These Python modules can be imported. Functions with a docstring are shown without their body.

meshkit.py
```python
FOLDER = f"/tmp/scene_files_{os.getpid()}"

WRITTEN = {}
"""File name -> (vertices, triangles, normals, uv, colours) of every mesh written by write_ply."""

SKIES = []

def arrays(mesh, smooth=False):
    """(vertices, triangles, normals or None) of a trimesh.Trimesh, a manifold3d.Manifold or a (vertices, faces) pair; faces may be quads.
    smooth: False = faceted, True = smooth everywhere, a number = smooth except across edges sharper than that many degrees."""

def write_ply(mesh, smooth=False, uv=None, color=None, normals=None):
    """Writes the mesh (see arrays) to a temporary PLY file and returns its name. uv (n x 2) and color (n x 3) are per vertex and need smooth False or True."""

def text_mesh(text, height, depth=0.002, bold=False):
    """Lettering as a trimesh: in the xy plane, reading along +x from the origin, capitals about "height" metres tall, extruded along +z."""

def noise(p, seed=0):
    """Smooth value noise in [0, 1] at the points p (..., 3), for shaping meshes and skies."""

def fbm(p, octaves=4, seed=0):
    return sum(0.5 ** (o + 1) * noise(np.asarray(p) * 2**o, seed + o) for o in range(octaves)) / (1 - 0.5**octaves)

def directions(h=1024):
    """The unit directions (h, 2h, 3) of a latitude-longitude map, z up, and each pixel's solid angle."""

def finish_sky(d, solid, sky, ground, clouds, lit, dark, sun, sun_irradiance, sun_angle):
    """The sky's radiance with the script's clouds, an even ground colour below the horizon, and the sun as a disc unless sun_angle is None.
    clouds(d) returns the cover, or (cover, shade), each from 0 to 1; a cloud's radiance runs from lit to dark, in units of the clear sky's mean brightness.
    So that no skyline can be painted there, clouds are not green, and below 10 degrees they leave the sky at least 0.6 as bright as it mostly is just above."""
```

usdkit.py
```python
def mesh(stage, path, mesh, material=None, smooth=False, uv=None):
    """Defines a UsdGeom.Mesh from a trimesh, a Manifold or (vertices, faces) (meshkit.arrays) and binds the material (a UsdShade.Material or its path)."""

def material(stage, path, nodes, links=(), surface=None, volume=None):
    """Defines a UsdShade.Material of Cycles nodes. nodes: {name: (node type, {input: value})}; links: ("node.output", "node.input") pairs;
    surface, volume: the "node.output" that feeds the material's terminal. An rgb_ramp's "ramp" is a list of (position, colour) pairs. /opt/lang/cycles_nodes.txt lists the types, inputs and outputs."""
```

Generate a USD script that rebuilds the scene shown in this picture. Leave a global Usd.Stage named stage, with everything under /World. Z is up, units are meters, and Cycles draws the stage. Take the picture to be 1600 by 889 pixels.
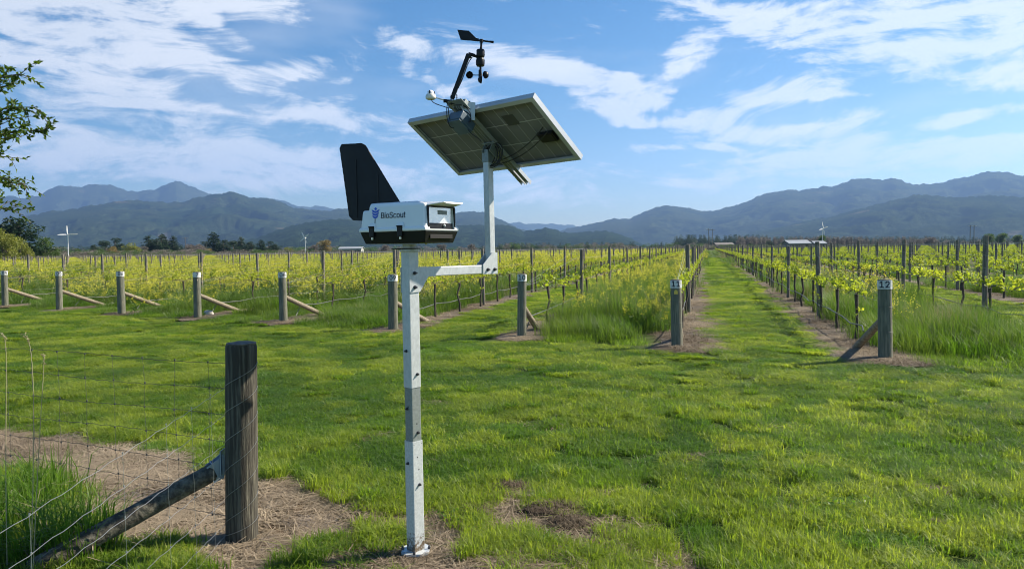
import math, random
import numpy as np, trimesh, manifold3d as m3
from pxr import Usd, UsdGeom, UsdLux, UsdShade, Gf, Sdf, Vt
import usdkit, meshkit

stage = Usd.Stage.CreateInMemory()
UsdGeom.SetStageUpAxis(stage, 'Z'); UsdGeom.SetStageMetersPerUnit(stage, 1.0)
UsdGeom.Xform.Define(stage, '/World'); UsdGeom.Scope.Define(stage, '/World/Looks')
rng = np.random.default_rng(11)

# ------------------------------------------------------------------ camera
F, EYE = 1170.0, 1.7                       # focal length in pixels of a 1600 wide picture, eye height
ROLL = math.radians(0.85)
PITCH = math.atan((444.5 - 389.6) * math.cos(ROLL) / F)
_fw = np.array([0, math.cos(PITCH), -math.sin(PITCH)]); _rt = np.array([1.0, 0, 0]); _up = np.cross(_rt, _fw)
CR = _rt * math.cos(ROLL) - _up * math.sin(ROLL); CU = _up * math.cos(ROLL) + _rt * math.sin(ROLL)
EYEP = np.array([0, 0, EYE])
cam = UsdGeom.Camera.Define(stage, '/World/camera')
cam.CreateHorizontalApertureAttr(36.0); cam.CreateVerticalApertureAttr(36.0 * 568 / 1024)
cam.CreateFocalLengthAttr(F / 1600 * 36.0); cam.CreateClippingRangeAttr(Gf.Vec2f(0.05, 60000))
cam.AddTransformOp().Set(Gf.Matrix4d(*CR, 0, *CU, 0, *(-_fw), 0, *EYEP, 1))
cam.CreateExposureAttr(1.24)

# ------------------------------------------------------------------ sun and sky
SUN_AZ, SUN_EL = math.radians(73.0), math.radians(38.0)      # azimuth from +y towards +x
SUN = np.array([math.sin(SUN_AZ) * math.cos(SUN_EL), math.cos(SUN_AZ) * math.cos(SUN_EL), math.sin(SUN_EL)])
sun = UsdLux.DistantLight.Define(stage, '/World/sun')
sun.CreateIntensityAttr(1.25); sun.CreateAngleAttr(0.5); sun.CreateNormalizeAttr(True); sun.CreateColorAttr(Gf.Vec3f(1.0, 0.91, 0.77))
_z = SUN; _x = np.cross([0, 0, 1], _z); _x /= np.linalg.norm(_x); _y = np.cross(_z, _x)
sun.AddTransformOp().Set(Gf.Matrix4d(*_x, 0, *_y, 0, *_z, 0, 0, 0, 100, 1))


HAZE_D, HAZE_COL, HAZE_G = 5.6e-5, (.33, .56, 1.0), .3      # air density per metre, its colour, forward scatter


def azel(u, v):
    d = _fw + CR * (u - 800) / F - CU * (v - 444.5) / F
    d = d / np.linalg.norm(d)
    return math.atan2(d[0], d[1]), math.asin(d[2])


# cloud banks: (u, v) centre in the direction of view, half sizes in the same units, tilt in degrees, density
CLOUDS = [
    (70, 25, 170, 40, -5, 1.0), (195, 55, 80, 32, 4, .9), (70, 100, 170, 14, -9, 1.0), (320, 8, 140, 16, -3, .9), (318, 40, 45, 11, -38, .7),
    (310, 106, 110, 13, -8, 1.0), (430, 112, 70, 15, 14, .95), (200, 151, 140, 6, -4, .55), (240, 205, 280, 36, -5, .75), (200, 262, 300, 28, -1, .62), (470, 275, 280, 22, -3, .55),
    (560, 186, 130, 15, -12, .8), (665, 76, 95, 15, -3, .95), (850, 108, 120, 22, -24, 1.0), (930, 155, 60, 16, -20, 1.0), (720, 132, 85, 13, -14, .8),
    (1060, 102, 52, 20, 42, 1.1), (985, 138, 80, 13, -14, 1.0), (1005, 186, 60, 9, -4, .9), (1130, 20, 110, 24, -20, .95), (1200, 60, 38, 12, -25, .8),
    (1430, 35, 170, 40, -4, 1.15), (1550, 80, 90, 36, -8, 1.15), (1220, 146, 76, 13, 8, 1.1), (1300, 143, 50, 5, -4, .75), (1125, 187, 66, 13, -5, 1.05), (1240, 214, 130, 12, -4, 1.1), (1345, 192, 80, 13, 12, 1.05),
    (1545, 186, 75, 9, 3, 1.05), (1390, 240, 190, 18, -4, .9), (1300, 264, 200, 12, -1, .75), (1590, 222, 70, 9, 0, .9), (1122, 239, 28, 5, -14, .95), (1010, 236, 60, 6, -6, .65), (900, 292, 420, 26, -1, .42),
]
nodes = {
    'tc': ('texture_coordinate', {}), 'sep': ('separate_xyz', {}),
    'az': ('math', {'math_type': 'arctan2'}), 'el': ('math', {'math_type': 'arcsine'}), 'q': ('combine_xyz', {'z': 0.0}),
    'sky': ('sky_texture', {'sky_type': 'single_scattering', 'sun_disc': False, 'sun_elevation': SUN_EL, 'sun_rotation': SUN_AZ, 'altitude': 100.0, 'air_density': 1.0, 'aerosol_density': 0.6, 'ozone_density': 1.6}),
    'wmap': ('mapping', {'mapping_type': 'point', 'scale': (5.0, 11.0, 1.0)}), 'wn': ('noise_texture', {'dimensions': '2D', 'scale': 1.0, 'detail': 4.0, 'roughness': 0.58}),
    'wo': ('vector_math', {'math_type': 'subtract', 'vector2': (0.5, 0.5, 0.5)}), 'ws': ('vector_math', {'math_type': 'multiply', 'vector2': (0.10, 0.045, 0.0)}), 'qw': ('vector_math', {'math_type': 'add'}),
    # fibres drawn out along the wind, warped
    'w2map': ('mapping', {'mapping_type': 'point', 'scale': (3.0, 6.0, 1.0)}), 'w2': ('noise_texture', {'dimensions': '2D', 'scale': 1.0, 'detail': 2.0}), 'w2o': ('vector_math', {'math_type': 'multiply', 'vector2': (0.22, 0.12, 0.0)}), 'qf': ('vector_math', {'math_type': 'add'}),
    'fmap': ('mapping', {'mapping_type': 'point', 'rotation': (0, 0, 0.12), 'scale': (8.0, 46.0, 1.0)}), 'fn': ('noise_texture', {'dimensions': '2D', 'scale': 1.0, 'detail': 6.0, 'roughness': 0.62}),
    'gmap': ('mapping', {'mapping_type': 'point', 'scale': (20.0, 44.0, 1.0)}), 'gn': ('noise_texture', {'dimensions': '2D', 'scale': 1.0, 'detail': 6.0, 'roughness': 0.66}),
    'fg': ('math', {'math_type': 'multiply_add', 'value2': 1.5}), 'gs': ('math', {'math_type': 'multiply_add', 'value2': 1.25, 'value3': -1.375}),
    'cov': ('math', {'math_type': 'multiply_add', 'value2': 0.78}), 'cs': ('map_range', {'range_type': 'smoothstep', 'from_min': 0.17, 'from_max': 0.84, 'to_min': 0.0, 'to_max': 0.90, 'clamp': True}),
    # thin veil elsewhere in the sky and towards the horizon
    'vmap': ('mapping', {'mapping_type': 'point', 'scale': (2.2, 7.0, 1.0), 'location': (3.1, 1.7, 0.0)}), 'vn': ('noise_texture', {'dimensions': '2D', 'scale': 1.0, 'detail': 4.0, 'roughness': 0.55}),
    'vr': ('map_range', {'range_type': 'smoothstep', 'from_min': 0.5, 'from_max': 0.8, 'to_min': 0.0, 'to_max': 0.35, 'clamp': True}),
    'tot': ('math', {'math_type': 'add'}),
    'hs': ('hsv', {'saturation': 1.52, 'value': 0.92, 'fac': 1.0, 'hue': 0.5}),
    'mixc': ('mix_color', {'blend_type': 'mix', 'b': (7.2, 7.5, 7.9)}),
    'bg': ('background_shader', {'strength': 0.054}),
}
links = [('tc.generated', 'sep.vector'), ('sep.x', 'az.value1'), ('sep.y', 'az.value2'), ('sep.z', 'el.value1'), ('az.value', 'q.x'), ('el.value', 'q.y'),
         ('q.vector', 'wmap.vector'), ('wmap.vector', 'wn.vector'), ('wn.color', 'wo.vector1'), ('wo.vector', 'ws.vector1'), ('q.vector', 'qw.vector1'), ('ws.vector', 'qw.vector2'),
         ('q.vector', 'w2map.vector'), ('w2map.vector', 'w2.vector'), ('w2.color', 'w2o.vector1'), ('q.vector', 'qf.vector1'), ('w2o.vector', 'qf.vector2'),
         ('qf.vector', 'fmap.vector'), ('fmap.vector', 'fn.vector'), ('qf.vector', 'gmap.vector'), ('gmap.vector', 'gn.vector'),
         ('gn.fac', 'gs.value1'), ('fn.fac', 'fg.value1'), ('gs.value', 'fg.value3'), ('fg.value', 'cov.value3'),
         ('cov.value', 'cs.value'), ('q.vector', 'vmap.vector'), ('vmap.vector', 'vn.vector'), ('vn.fac', 'vr.value'),
         ('cs.result', 'tot.value1'), ('vr.result', 'tot.value2'), ('tot.value', 'mixc.fac'), ('sky.color', 'hs.color'), ('hs.color', 'mixc.a'), ('mixc.result', 'bg.color')]
nodes['tot'][1]['use_clamp'] = True
prev = None
for i, (cu, cv, su, sv, ang, den) in enumerate(CLOUDS):
    a0, e0 = azel(cu, cv)
    nodes[f'cm{i}'] = ('mapping', {'mapping_type': 'texture', 'location': (a0, e0, 0), 'rotation': (0, 0, math.radians(ang)), 'scale': (su / F * 1.5, sv / F * 1.9, 1.0)})
    nodes[f'cg{i}'] = ('gradient_texture', {'gradient_type': 'spherical'})
    nodes[f'ck{i}'] = ('math', {'math_type': 'multiply_add', 'value2': den * 1.25, 'value3': 0.0})
    links += [('qw.vector', f'cm{i}.vector'), (f'cm{i}.vector', f'cg{i}.vector'), (f'cg{i}.fac', f'ck{i}.value1')]
    if prev:
        links.append((prev, f'ck{i}.value3'))
    prev = f'ck{i}.value'
nodes['csat'] = ('math', {'math_type': 'minimum', 'value2': 0.95})
links += [(prev, 'csat.value1'), ('csat.value', 'cov.value1')]
sky_mat = usdkit.material(stage, '/World/Looks/sky_look', nodes, links, surface='bg.background')
sky = UsdLux.DomeLight.Define(stage, '/World/sky')
UsdShade.MaterialBindingAPI.Apply(sky.GetPrim()).Bind(sky_mat)
sky.GetPrim().SetCustomDataByKey('kind', 'structure')


# ------------------------------------------------------------------ helpers
def ray(u, v):
    return _fw + CR * (u - 800) / F - CU * (v - 444.5) / F


def G(u, v, z=0.0):                      # where the line of sight (u, v) meets height z
    d = ray(u, v); return EYEP + d * ((z - EYE) / d[2])


def at(u, v, Y):                         # the point of that line of sight at distance Y ahead
    d = ray(u, v); return EYEP + d * (Y / d[1])


def project(p):
    p = np.asarray(p, float) - EYEP; z = p @ _fw
    return np.stack([800 + F * (p @ CR) / z, 444.5 - F * (p @ CU) / z, z], -1)


used = {}


def numbered(base):
    used[base] = used.get(base, -1) + 1
    return base if used[base] == 0 else f'{base}_{used[base]:03d}'


def tag(prim, label=None, cat=None, group=None, kind=None):
    p = prim.GetPrim()
    for k, x in (('label', label), ('category', cat), ('group', group), ('kind', kind)):
        if x: p.SetCustomDataByKey(k, x)
    return prim


def obj(name, mesh, m, parent=None, smooth=False, tint=None):
    base = (str(parent.GetPath()) if parent else '/World') + '/' + name
    prim = usdkit.mesh(stage, numbered(base), mesh, m, smooth)
    if tint is not None:
        UsdGeom.PrimvarsAPI(prim).CreatePrimvar('tint', Sdf.ValueTypeNames.FloatArray, 'vertex').Set(Vt.FloatArray.FromNumpy(np.asarray(tint, np.float32)))
    return prim


def thing(name, label, cat, loc=(0, 0, 0), rz=0.0, group=None, scale=None, tilt=None):
    x = UsdGeom.Xform.Define(stage, numbered('/World/' + name))
    x.AddTranslateOp().Set(Gf.Vec3d(*map(float, loc)))
    if tilt: x.AddRotateXYZOp().Set(Gf.Vec3f(tilt[0], tilt[1], math.degrees(rz)))
    else: x.AddRotateZOp().Set(math.degrees(rz))
    if scale is not None: x.AddScaleOp().Set(Gf.Vec3f(*map(float, np.broadcast_to(scale, 3))))
    return tag(x, label, cat, group)


def dup(src, name, label, cat, loc, rz, group=None, scale=None, tilt=None):
    x = UsdGeom.Xform.Define(stage, numbered('/World/' + name))
    x.GetPrim().GetReferences().AddInternalReference(src.GetPath())
    x.ClearXformOpOrder()
    ops = []
    def op(kind, val):
        a = {'t': UsdGeom.XformOp.TypeTranslate, 'z': UsdGeom.XformOp.TypeRotateZ, 'r': UsdGeom.XformOp.TypeRotateXYZ, 's': UsdGeom.XformOp.TypeScale}[kind]
        nm = {'t': 'xformOp:translate', 'z': 'xformOp:rotateZ', 'r': 'xformOp:rotateXYZ', 's': 'xformOp:scale'}[kind]
        at_ = x.GetPrim().GetAttribute(nm)
        o = UsdGeom.XformOp(at_) if at_ and at_.IsDefined() else x.AddXformOp(a)
        o.Set(val); ops.append(o)
    op('t', Gf.Vec3d(*map(float, loc)))
    if tilt: op('r', Gf.Vec3f(tilt[0], tilt[1], math.degrees(rz)))
    else: op('z', math.degrees(rz))
    if scale is not None: op('s', Gf.Vec3f(*map(float, np.broadcast_to(scale, 3))))
    x.SetXformOpOrder(ops)
    x.GetPrim().SetInstanceable(True)
    return tag(x, label, cat, group)


def scatter(name, protos, pos, yaw, scale, idx, label, cat, tilt=None):
    """protos: list of (name, mesh, material, tint). One PointInstancer of kind stuff."""
    pi = UsdGeom.PointInstancer.Define(stage, numbered('/World/' + name))
    for n, mesh, m, tint in protos:
        pr = obj(n, mesh, m, pi, tint=tint)
        pi.GetPrototypesRel().AddTarget(pr.GetPath())
    n = len(pos)
    pi.CreatePositionsAttr(Vt.Vec3fArray.FromNumpy(np.asarray(pos, np.float32)))
    pi.CreateProtoIndicesAttr(Vt.IntArray.FromNumpy(np.asarray(idx, np.int32)))
    sc = np.asarray(scale, np.float32)
    if sc.ndim == 1: sc = np.repeat(sc[:, None], 3, 1)
    pi.CreateScalesAttr(Vt.Vec3fArray.FromNumpy(np.ascontiguousarray(sc)))
    h = np.asarray(yaw) / 2
    if tilt is None:
        q = np.stack([np.zeros(n), np.zeros(n), np.sin(h), np.cos(h)], 1)
    else:                                  # small lean about a random horizontal axis, then yaw
        ta, td = tilt
        sx, sy, c = np.sin(ta / 2) * np.cos(td), np.sin(ta / 2) * np.sin(td), np.cos(ta / 2)
        q = np.stack([sx * np.cos(h) + sy * np.sin(h), sy * np.cos(h) - sx * np.sin(h), c * np.sin(h), c * np.cos(h)], 1)
    pi.CreateOrientationsAttr(Vt.QuathArray([Gf.Quath(float(w), float(x), float(y), float(z)) for x, y, z, w in q]))
    return tag(pi, label, cat, kind='stuff')


def cat_(ms):
    ms = [m for m in ms if m is not None]
    return trimesh.util.concatenate(ms)


def tm(man):
    m = man.to_mesh(); return trimesh.Trimesh(m.vert_properties[:, :3], m.tri_verts, process=False)


def box(sx, sy, sz, c=(0, 0, 0), rot=None, r=0.0):
    if r > 0:
        s = m3.Manifold.sphere(r, 12)
        pts = [s.translate((x, y, z)) for x in (-sx / 2 + r, sx / 2 - r) for y in (-sy / 2 + r, sy / 2 - r) for z in (-sz / 2 + r, sz / 2 - r)]
        m = tm(m3.Manifold.batch_hull(pts))
    else:
        m = trimesh.creation.box((sx, sy, sz))
    if rot is not None: m.apply_transform(rot)
    m.apply_translation(c); return m


def frame3(x, y, z):
    T = np.eye(4); T[:3, 0], T[:3, 1], T[:3, 2] = x, y, z; return T


def unit(v):
    v = np.asarray(v, float); return v / np.linalg.norm(v)


def cyl(a, b, r, r2=None, n=12, cap=True):
    """tapered cylinder from a to b"""
    a, b = np.asarray(a, float), np.asarray(b, float); r2 = r if r2 is None else r2
    t = unit(b - a); s = np.cross(t, [0, 0, 1.0] if abs(t[2]) < .9 else [1.0, 0, 0]); s = unit(s); w = np.cross(t, s)
    an = np.arange(n) * 2 * np.pi / n; ring = np.cos(an)[:, None] * s + np.sin(an)[:, None] * w
    v = np.vstack([a + ring * r, b + ring * r2, [a], [b]]); f = []
    for i in range(n):
        j = (i + 1) % n
        f += [[i, n + j, j], [i, n + i, n + j]]
        if cap: f += [[2 * n, i, j], [2 * n + 1, n + j, n + i]]
    m = trimesh.Trimesh(v, np.array(f), process=False)
    m.fix_normals() if n < 3 else None
    return trimesh.Trimesh(v, np.array(f)[:, ::-1], process=False) if m.volume < 0 else m


def tube(pts, r, n=6, r_end=None, closed_caps=True):
    p = np.asarray(pts, float); t = np.gradient(p, axis=0); t /= np.linalg.norm(t, axis=1, keepdims=True) + 1e-12
    ref = np.array([0, 0, 1.0]) if np.abs(t[:, 2]).mean() < .8 else np.array([1.0, 0, 0])
    s = np.cross(t, ref); s /= np.linalg.norm(s, axis=1, keepdims=True) + 1e-12; w = np.cross(t, s)
    rr = np.linspace(r, r if r_end is None else r_end, len(p)) if np.ndim(r) == 0 else np.asarray(r)
    an = np.arange(n) * 2 * np.pi / n
    v = (p[:, None] + rr[:, None, None] * (np.cos(an)[None, :, None] * s[:, None] + np.sin(an)[None, :, None] * w[:, None])).reshape(-1, 3)
    i, j = np.meshgrid(np.arange(len(p) - 1), np.arange(n), indexing='ij')
    a, b, c, d = i * n + j, i * n + (j + 1) % n, (i + 1) * n + (j + 1) % n, (i + 1) * n + j
    f = np.vstack([np.stack([a, c, b], -1).reshape(-1, 3), np.stack([a, d, c], -1).reshape(-1, 3)])
    k = len(v); v = np.vstack([v, p[:1], p[-1:]]); e = np.arange(n)
    f = np.vstack([f, np.stack([np.full(n, k), e, (e + 1) % n], 1), np.stack([np.full(n, k + 1), (len(p) - 1) * n + (e + 1) % n, (len(p) - 1) * n + e], 1)])
    m = trimesh.Trimesh(v, f, process=False)
    return trimesh.Trimesh(v, f[:, ::-1], process=False) if m.volume < 0 else m


def bez(p0, p1, p2, p3, n=14):
    t = np.linspace(0, 1, n)[:, None]; p0, p1, p2, p3 = map(np.asarray, (p0, p1, p2, p3))
    return (1 - t) ** 3 * p0 + 3 * (1 - t) ** 2 * t * p1 + 3 * (1 - t) * t * t * p2 + t ** 3 * p3


def prism(poly, thick, o, ex, ey):
    """a flat plate: polygon (n, 2) in the plane o, ex, ey, thickness along ex x ey, centred"""
    from shapely.geometry import Polygon
    m = trimesh.creation.extrude_polygon(poly if hasattr(poly, 'exterior') else Polygon(poly), thick, engine='earcut'); m.apply_translation((0, 0, -thick / 2))
    T = frame3(ex, ey, np.cross(ex, ey)); T[:3, 3] = o; m.apply_transform(T); return m


def lathe(profile, n=20, c=(0, 0, 0)):
    m = trimesh.creation.revolve(np.asarray(profile, float), sections=n); m.apply_translation(c)
    return m


# ------------------------------------------------------------------ materials
def P_(name, base, rough=.6, metal=0.0, spec=.5, noise=None, bump=None, stretch=(1, 1, 1), extra=None, world=False):
    """principled; noise=(scale, colour2, lo, hi) mixes towards colour2; bump=(scale, distance)"""
    n = {'tc': ('texture_coordinate', {}), 'geo': ('geometry', {}), 'map': ('mapping', {'mapping_type': 'point', 'scale': stretch}), 'p': ('principled_bsdf', {'base_color': base, 'roughness': rough, 'metallic': metal, 'specular_ior_level': spec, **(extra or {})})}
    l = [('geo.position' if world else 'tc.object', 'map.vector')]
    if noise:
        s, c2, lo, hi = noise
        n['nz'] = ('noise_texture', {'scale': s, 'detail': 6.0, 'roughness': .6}); n['mr'] = ('map_range', {'from_min': lo, 'from_max': hi, 'clamp': True}); n['mx'] = ('mix_color', {'a': base, 'b': c2})
        l += [('map.vector', 'nz.vector'), ('nz.fac', 'mr.value'), ('mr.result', 'mx.fac'), ('mx.result', 'p.base_color')]
    if bump:
        n['bn'] = ('noise_texture', {'scale': bump[0], 'detail': 5.0, 'roughness': .6}); n['bp'] = ('bump', {'distance': bump[1], 'strength': 1.0})
        l += [('map.vector', 'bn.vector'), ('bn.fac', 'bp.height'), ('bp.normal', 'p.normal')]
    return usdkit.material(stage, '/World/Looks/' + name, n, l, surface='p.BSDF')


def leaf_mat(name, c1, c2, trans, tw=.45, rough=.5, spec=.35, patch=None):
    """two-sided leaf or blade: colour runs from c1 to c2 over the mesh's own tint, plus a slow change from place to place; light shines through"""
    n = {'at': ('attribute', {'attribute': 'tint'}), 'oi': ('object_info', {}), 'geo': ('geometry', {}), 'nz': ('noise_texture', {'scale': .55, 'detail': 3.0}),
         'mx': ('mix_color', {'a': c1, 'b': c2}), 'sum': ('math', {'math_type': 'multiply_add', 'value2': .55, 'use_clamp': True}), 'ns': ('map_range', {'from_min': .35, 'from_max': .65, 'to_min': -.05, 'to_max': .5, 'clamp': True}),
         'p': ('principled_bsdf', {'roughness': rough, 'specular_ior_level': spec}), 'tr': ('translucent_bsdf', {}), 'tm': ('mix_color', {'blend_type': 'multiply', 'fac': 1.0, 'b': trans}), 'm': ('mix_closure', {'fac': tw})}
    l = [('geo.position', 'nz.vector'), ('nz.fac', 'ns.value'), ('at.fac', 'sum.value1'), ('ns.result', 'sum.value3'), ('sum.value', 'mx.fac'), ('mx.result', 'p.base_color'), ('mx.result', 'tm.a'), ('tm.result', 'tr.color'), ('p.BSDF', 'm.closure1'), ('tr.BSDF', 'm.closure2')]
    return usdkit.material(stage, '/World/Looks/' + name, n, l, surface='m.closure')


M = {}
M['galv'] = P_('galvanised_steel', (.45, .48, .485), .42, .3, noise=(70, (.56, .59, .595), .34, .66), bump=(90, .0004), stretch=(1, 1, .5))
M['galv_dark'] = P_('weathered_galvanised_steel', (.20, .225, .215), .5, .4, noise=(60, (.26, .29, .28), .35, .65), bump=(80, .0004))
M['galv_muddy'] = usdkit.material(stage, '/World/Looks/mud_splashed_steel', {
    'geo': ('geometry', {}), 'sep': ('separate_xyz', {}), 'h': ('map_range', {'from_min': .05, 'from_max': .26, 'to_min': .52, 'to_max': 0.0, 'clamp': True}), 'n': ('noise_texture', {'scale': 55.0, 'detail': 6.0, 'roughness': .7}), 'n2': ('noise_texture', {'scale': 80.0, 'detail': 4.0}),
    'c': ('rgb_ramp', {'ramp': [(.34, (.45, .48, .485)), (.66, (.56, .59, .595))]}), 's': ('math', {'math_type': 'add'}), 't': ('map_range', {'from_min': .86, 'from_max': 1.02, 'clamp': True}), 'mx': ('mix_color', {'b': (.13, .095, .06)}), 'p': ('principled_bsdf', {'roughness': .5, 'metallic': .25})},
    [('geo.position', 'sep.vector'), ('sep.z', 'h.value'), ('geo.position', 'n.vector'), ('geo.position', 'n2.vector'), ('n2.fac', 'c.fac'), ('h.result', 's.value1'), ('n.fac', 's.value2'), ('s.value', 't.value'), ('t.result', 'mx.fac'), ('c.color', 'mx.a'), ('mx.result', 'p.base_color')], surface='p.BSDF')
M['bolt'] = P_('dark_bolt_steel', (.10, .10, .11), .4, .8)
M['hole'] = P_('drilled_hole_shade', (.012, .012, .012), .9)
M['alu'] = P_('anodised_aluminium', (.46, .48, .50), .4, .35, noise=(9, (.40, .42, .44), .3, .7))
M['black'] = P_('black_plastic', (.006, .006, .007), .4, spec=.3, noise=(30, (.010, .010, .011), .4, .7))
M['fin'] = P_('black_fin_sheet', (.006, .007, .010), .55, spec=.3, noise=(7, (.011, .013, .017), .4, .7))
M['white'] = P_('white_shell_plastic', (.76, .78, .79), .32, noise=(5, (.70, .72, .74), .4, .75))
M['offwhite'] = P_('off_white_plastic', (.70, .69, .62), .4, noise=(20, (.6, .58, .5), .45, .75))
M['blue'] = P_('logo_blue', (.02, .09, .55), .45)
M['ink'] = P_('logo_ink', (.01, .012, .03), .5)
M['silver'] = P_('brushed_intake_plate', (.80, .81, .80), .22, .55, noise=(14, (.70, .71, .70), .4, .7))
M['greyplate'] = P_('grey_label_plate', (.22, .24, .24), .5)
M['sticker'] = P_('dark_rating_sticker', (.045, .05, .045), .5)
M['bluegrey'] = P_('blue_grey_enclosure', (.06, .095, .13), .4, noise=(12, (.08, .115, .15), .4, .7))
M['bluegrey_metal'] = P_('stay_bracket_steel', (.30, .38, .46), .45, .5)
M['backsheet'] = P_('solar_backsheet', (.60, .61, .62), .55)
M['cell'] = P_('solar_cell_rear', (.125, .13, .135), .5, noise=(8, (.15, .155, .16), .4, .7))
M['glass'] = P_('solar_front_glass', (.01, .014, .03), .08)
M['cable'] = P_('black_cable', (.012, .012, .012), .5)
M['wire'] = P_('fence_wire_steel', (.45, .46, .47), .4, .8)
M['wire_dark'] = P_('weathered_wire_steel', (.10, .10, .10), .55, .6)
M['pipe'] = P_('irrigation_pipe', (.05, .05, .05), .5, noise=(2, (.16, .16, .15), .5, .75))
M['wood'] = P_('weathered_post_timber', (.030, .026, .018), .85, noise=(7, (.15, .138, .10), .45, .74), bump=(9, .012), stretch=(9, 9, .55))
M['wood_brace'] = P_('weathered_brace_timber', (.055, .047, .034), .85, noise=(7, (.20, .18, .13), .44, .72), bump=(9, .012), stretch=(4, 4, 4))
M['wood_grey'] = P_('treated_post_timber', (.085, .092, .066), .85, noise=(6, (.21, .20, .145), .42, .72), bump=(10, .006), stretch=(7, 7, .6), world=True)
M['wood_line'] = P_('line_post_timber', (.095, .08, .06), .85, noise=(5, (.26, .235, .185), .4, .72), bump=(10, .004), stretch=(7, 7, .7), world=True)
M['wood_stay'] = P_('stay_timber', (.13, .105, .07), .85, noise=(8, (.28, .24, .17), .4, .68), bump=(10, .006), stretch=(3, 3, 3))
M['wood_end'] = P_('post_end_grain', (.17, .155, .12), .9, noise=(40, (.07, .06, .05), .4, .65), bump=(60, .004))
M['band'] = P_('white_number_band', (.60, .62, .60), .5, noise=(25, (.34, .35, .32), .42, .7))
M['yellow_tag'] = P_('yellow_tag', (.62, .45, .08), .5)
M['bark'] = P_('vine_bark', (.045, .035, .025), .9, noise=(30, (.10, .08, .06), .45, .7), bump=(40, .008))
M['bark2'] = P_('tree_bark', (.09, .07, .05), .9, noise=(14, (.17, .14, .11), .45, .7), bump=(25, .01))
M['soil'] = P_('torn_soil', (.030, .022, .015), .95, spec=.1, noise=(18, (.085, .062, .042), .4, .68), bump=(30, .02))
M['seed_stalk'] = P_('dry_stalk', (.30, .26, .15), .7)
M['stone'] = P_('pale_stone', (.45, .43, .38), .85, noise=(14, (.30, .28, .24), .45, .7), bump=(20, .01))
M['mast'] = P_('white_mast_paint', (.55, .56, .57), .4)
M['roof'] = P_('pale_metal_roof', (.32, .34, .35), .5, .2, noise=(2, (.24, .25, .26), .4, .7))
M['shedwall'] = P_('shed_wall_board', (.12, .11, .10), .8, noise=(3, (.18, .16, .14), .4, .7))
M['whitewall'] = P_('pale_wall_render', (.32, .32, .30), .7, noise=(3, (.25, .25, .23), .4, .7))
M['windowp'] = P_('dark_window_pane', (.02, .025, .03), .1)
M['pole'] = P_('power_pole_timber', (.10, .085, .07), .85, noise=(3, (.16, .14, .12), .4, .7))

M['grass_a'] = leaf_mat('lawn_grass_blade', (.056, .114, .011), (.195, .275, .034), (1.6, 1.75, .7), tw=.54)
M['grass_b'] = leaf_mat('sunny_grass_blade', (.105, .172, .014), (.32, .37, .062), (1.6, 1.65, .7), tw=.54)
M['grass_d'] = leaf_mat('dark_grass_blade', (.046, .108, .012), (.145, .235, .028), (1.5, 1.7, .7), tw=.5)
M['straw'] = leaf_mat('dry_straw_blade', (.095, .068, .040), (.46, .375, .26), (1.0, .95, .8), tw=.15, rough=.75)
M['straw_dark'] = leaf_mat('dark_root_thatch', (.06, .042, .026), (.20, .155, .095), (1.0, .95, .8), tw=.1, rough=.8)
M['tall'] = leaf_mat('tall_grass_blade', (.055, .115, .018), (.145, .20, .04), (1.5, 1.6, .8))
M['seed'] = leaf_mat('pale_seed_stalk', (.22, .20, .10), (.36, .32, .18), (1.2, 1.1, .8), tw=.3)
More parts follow.
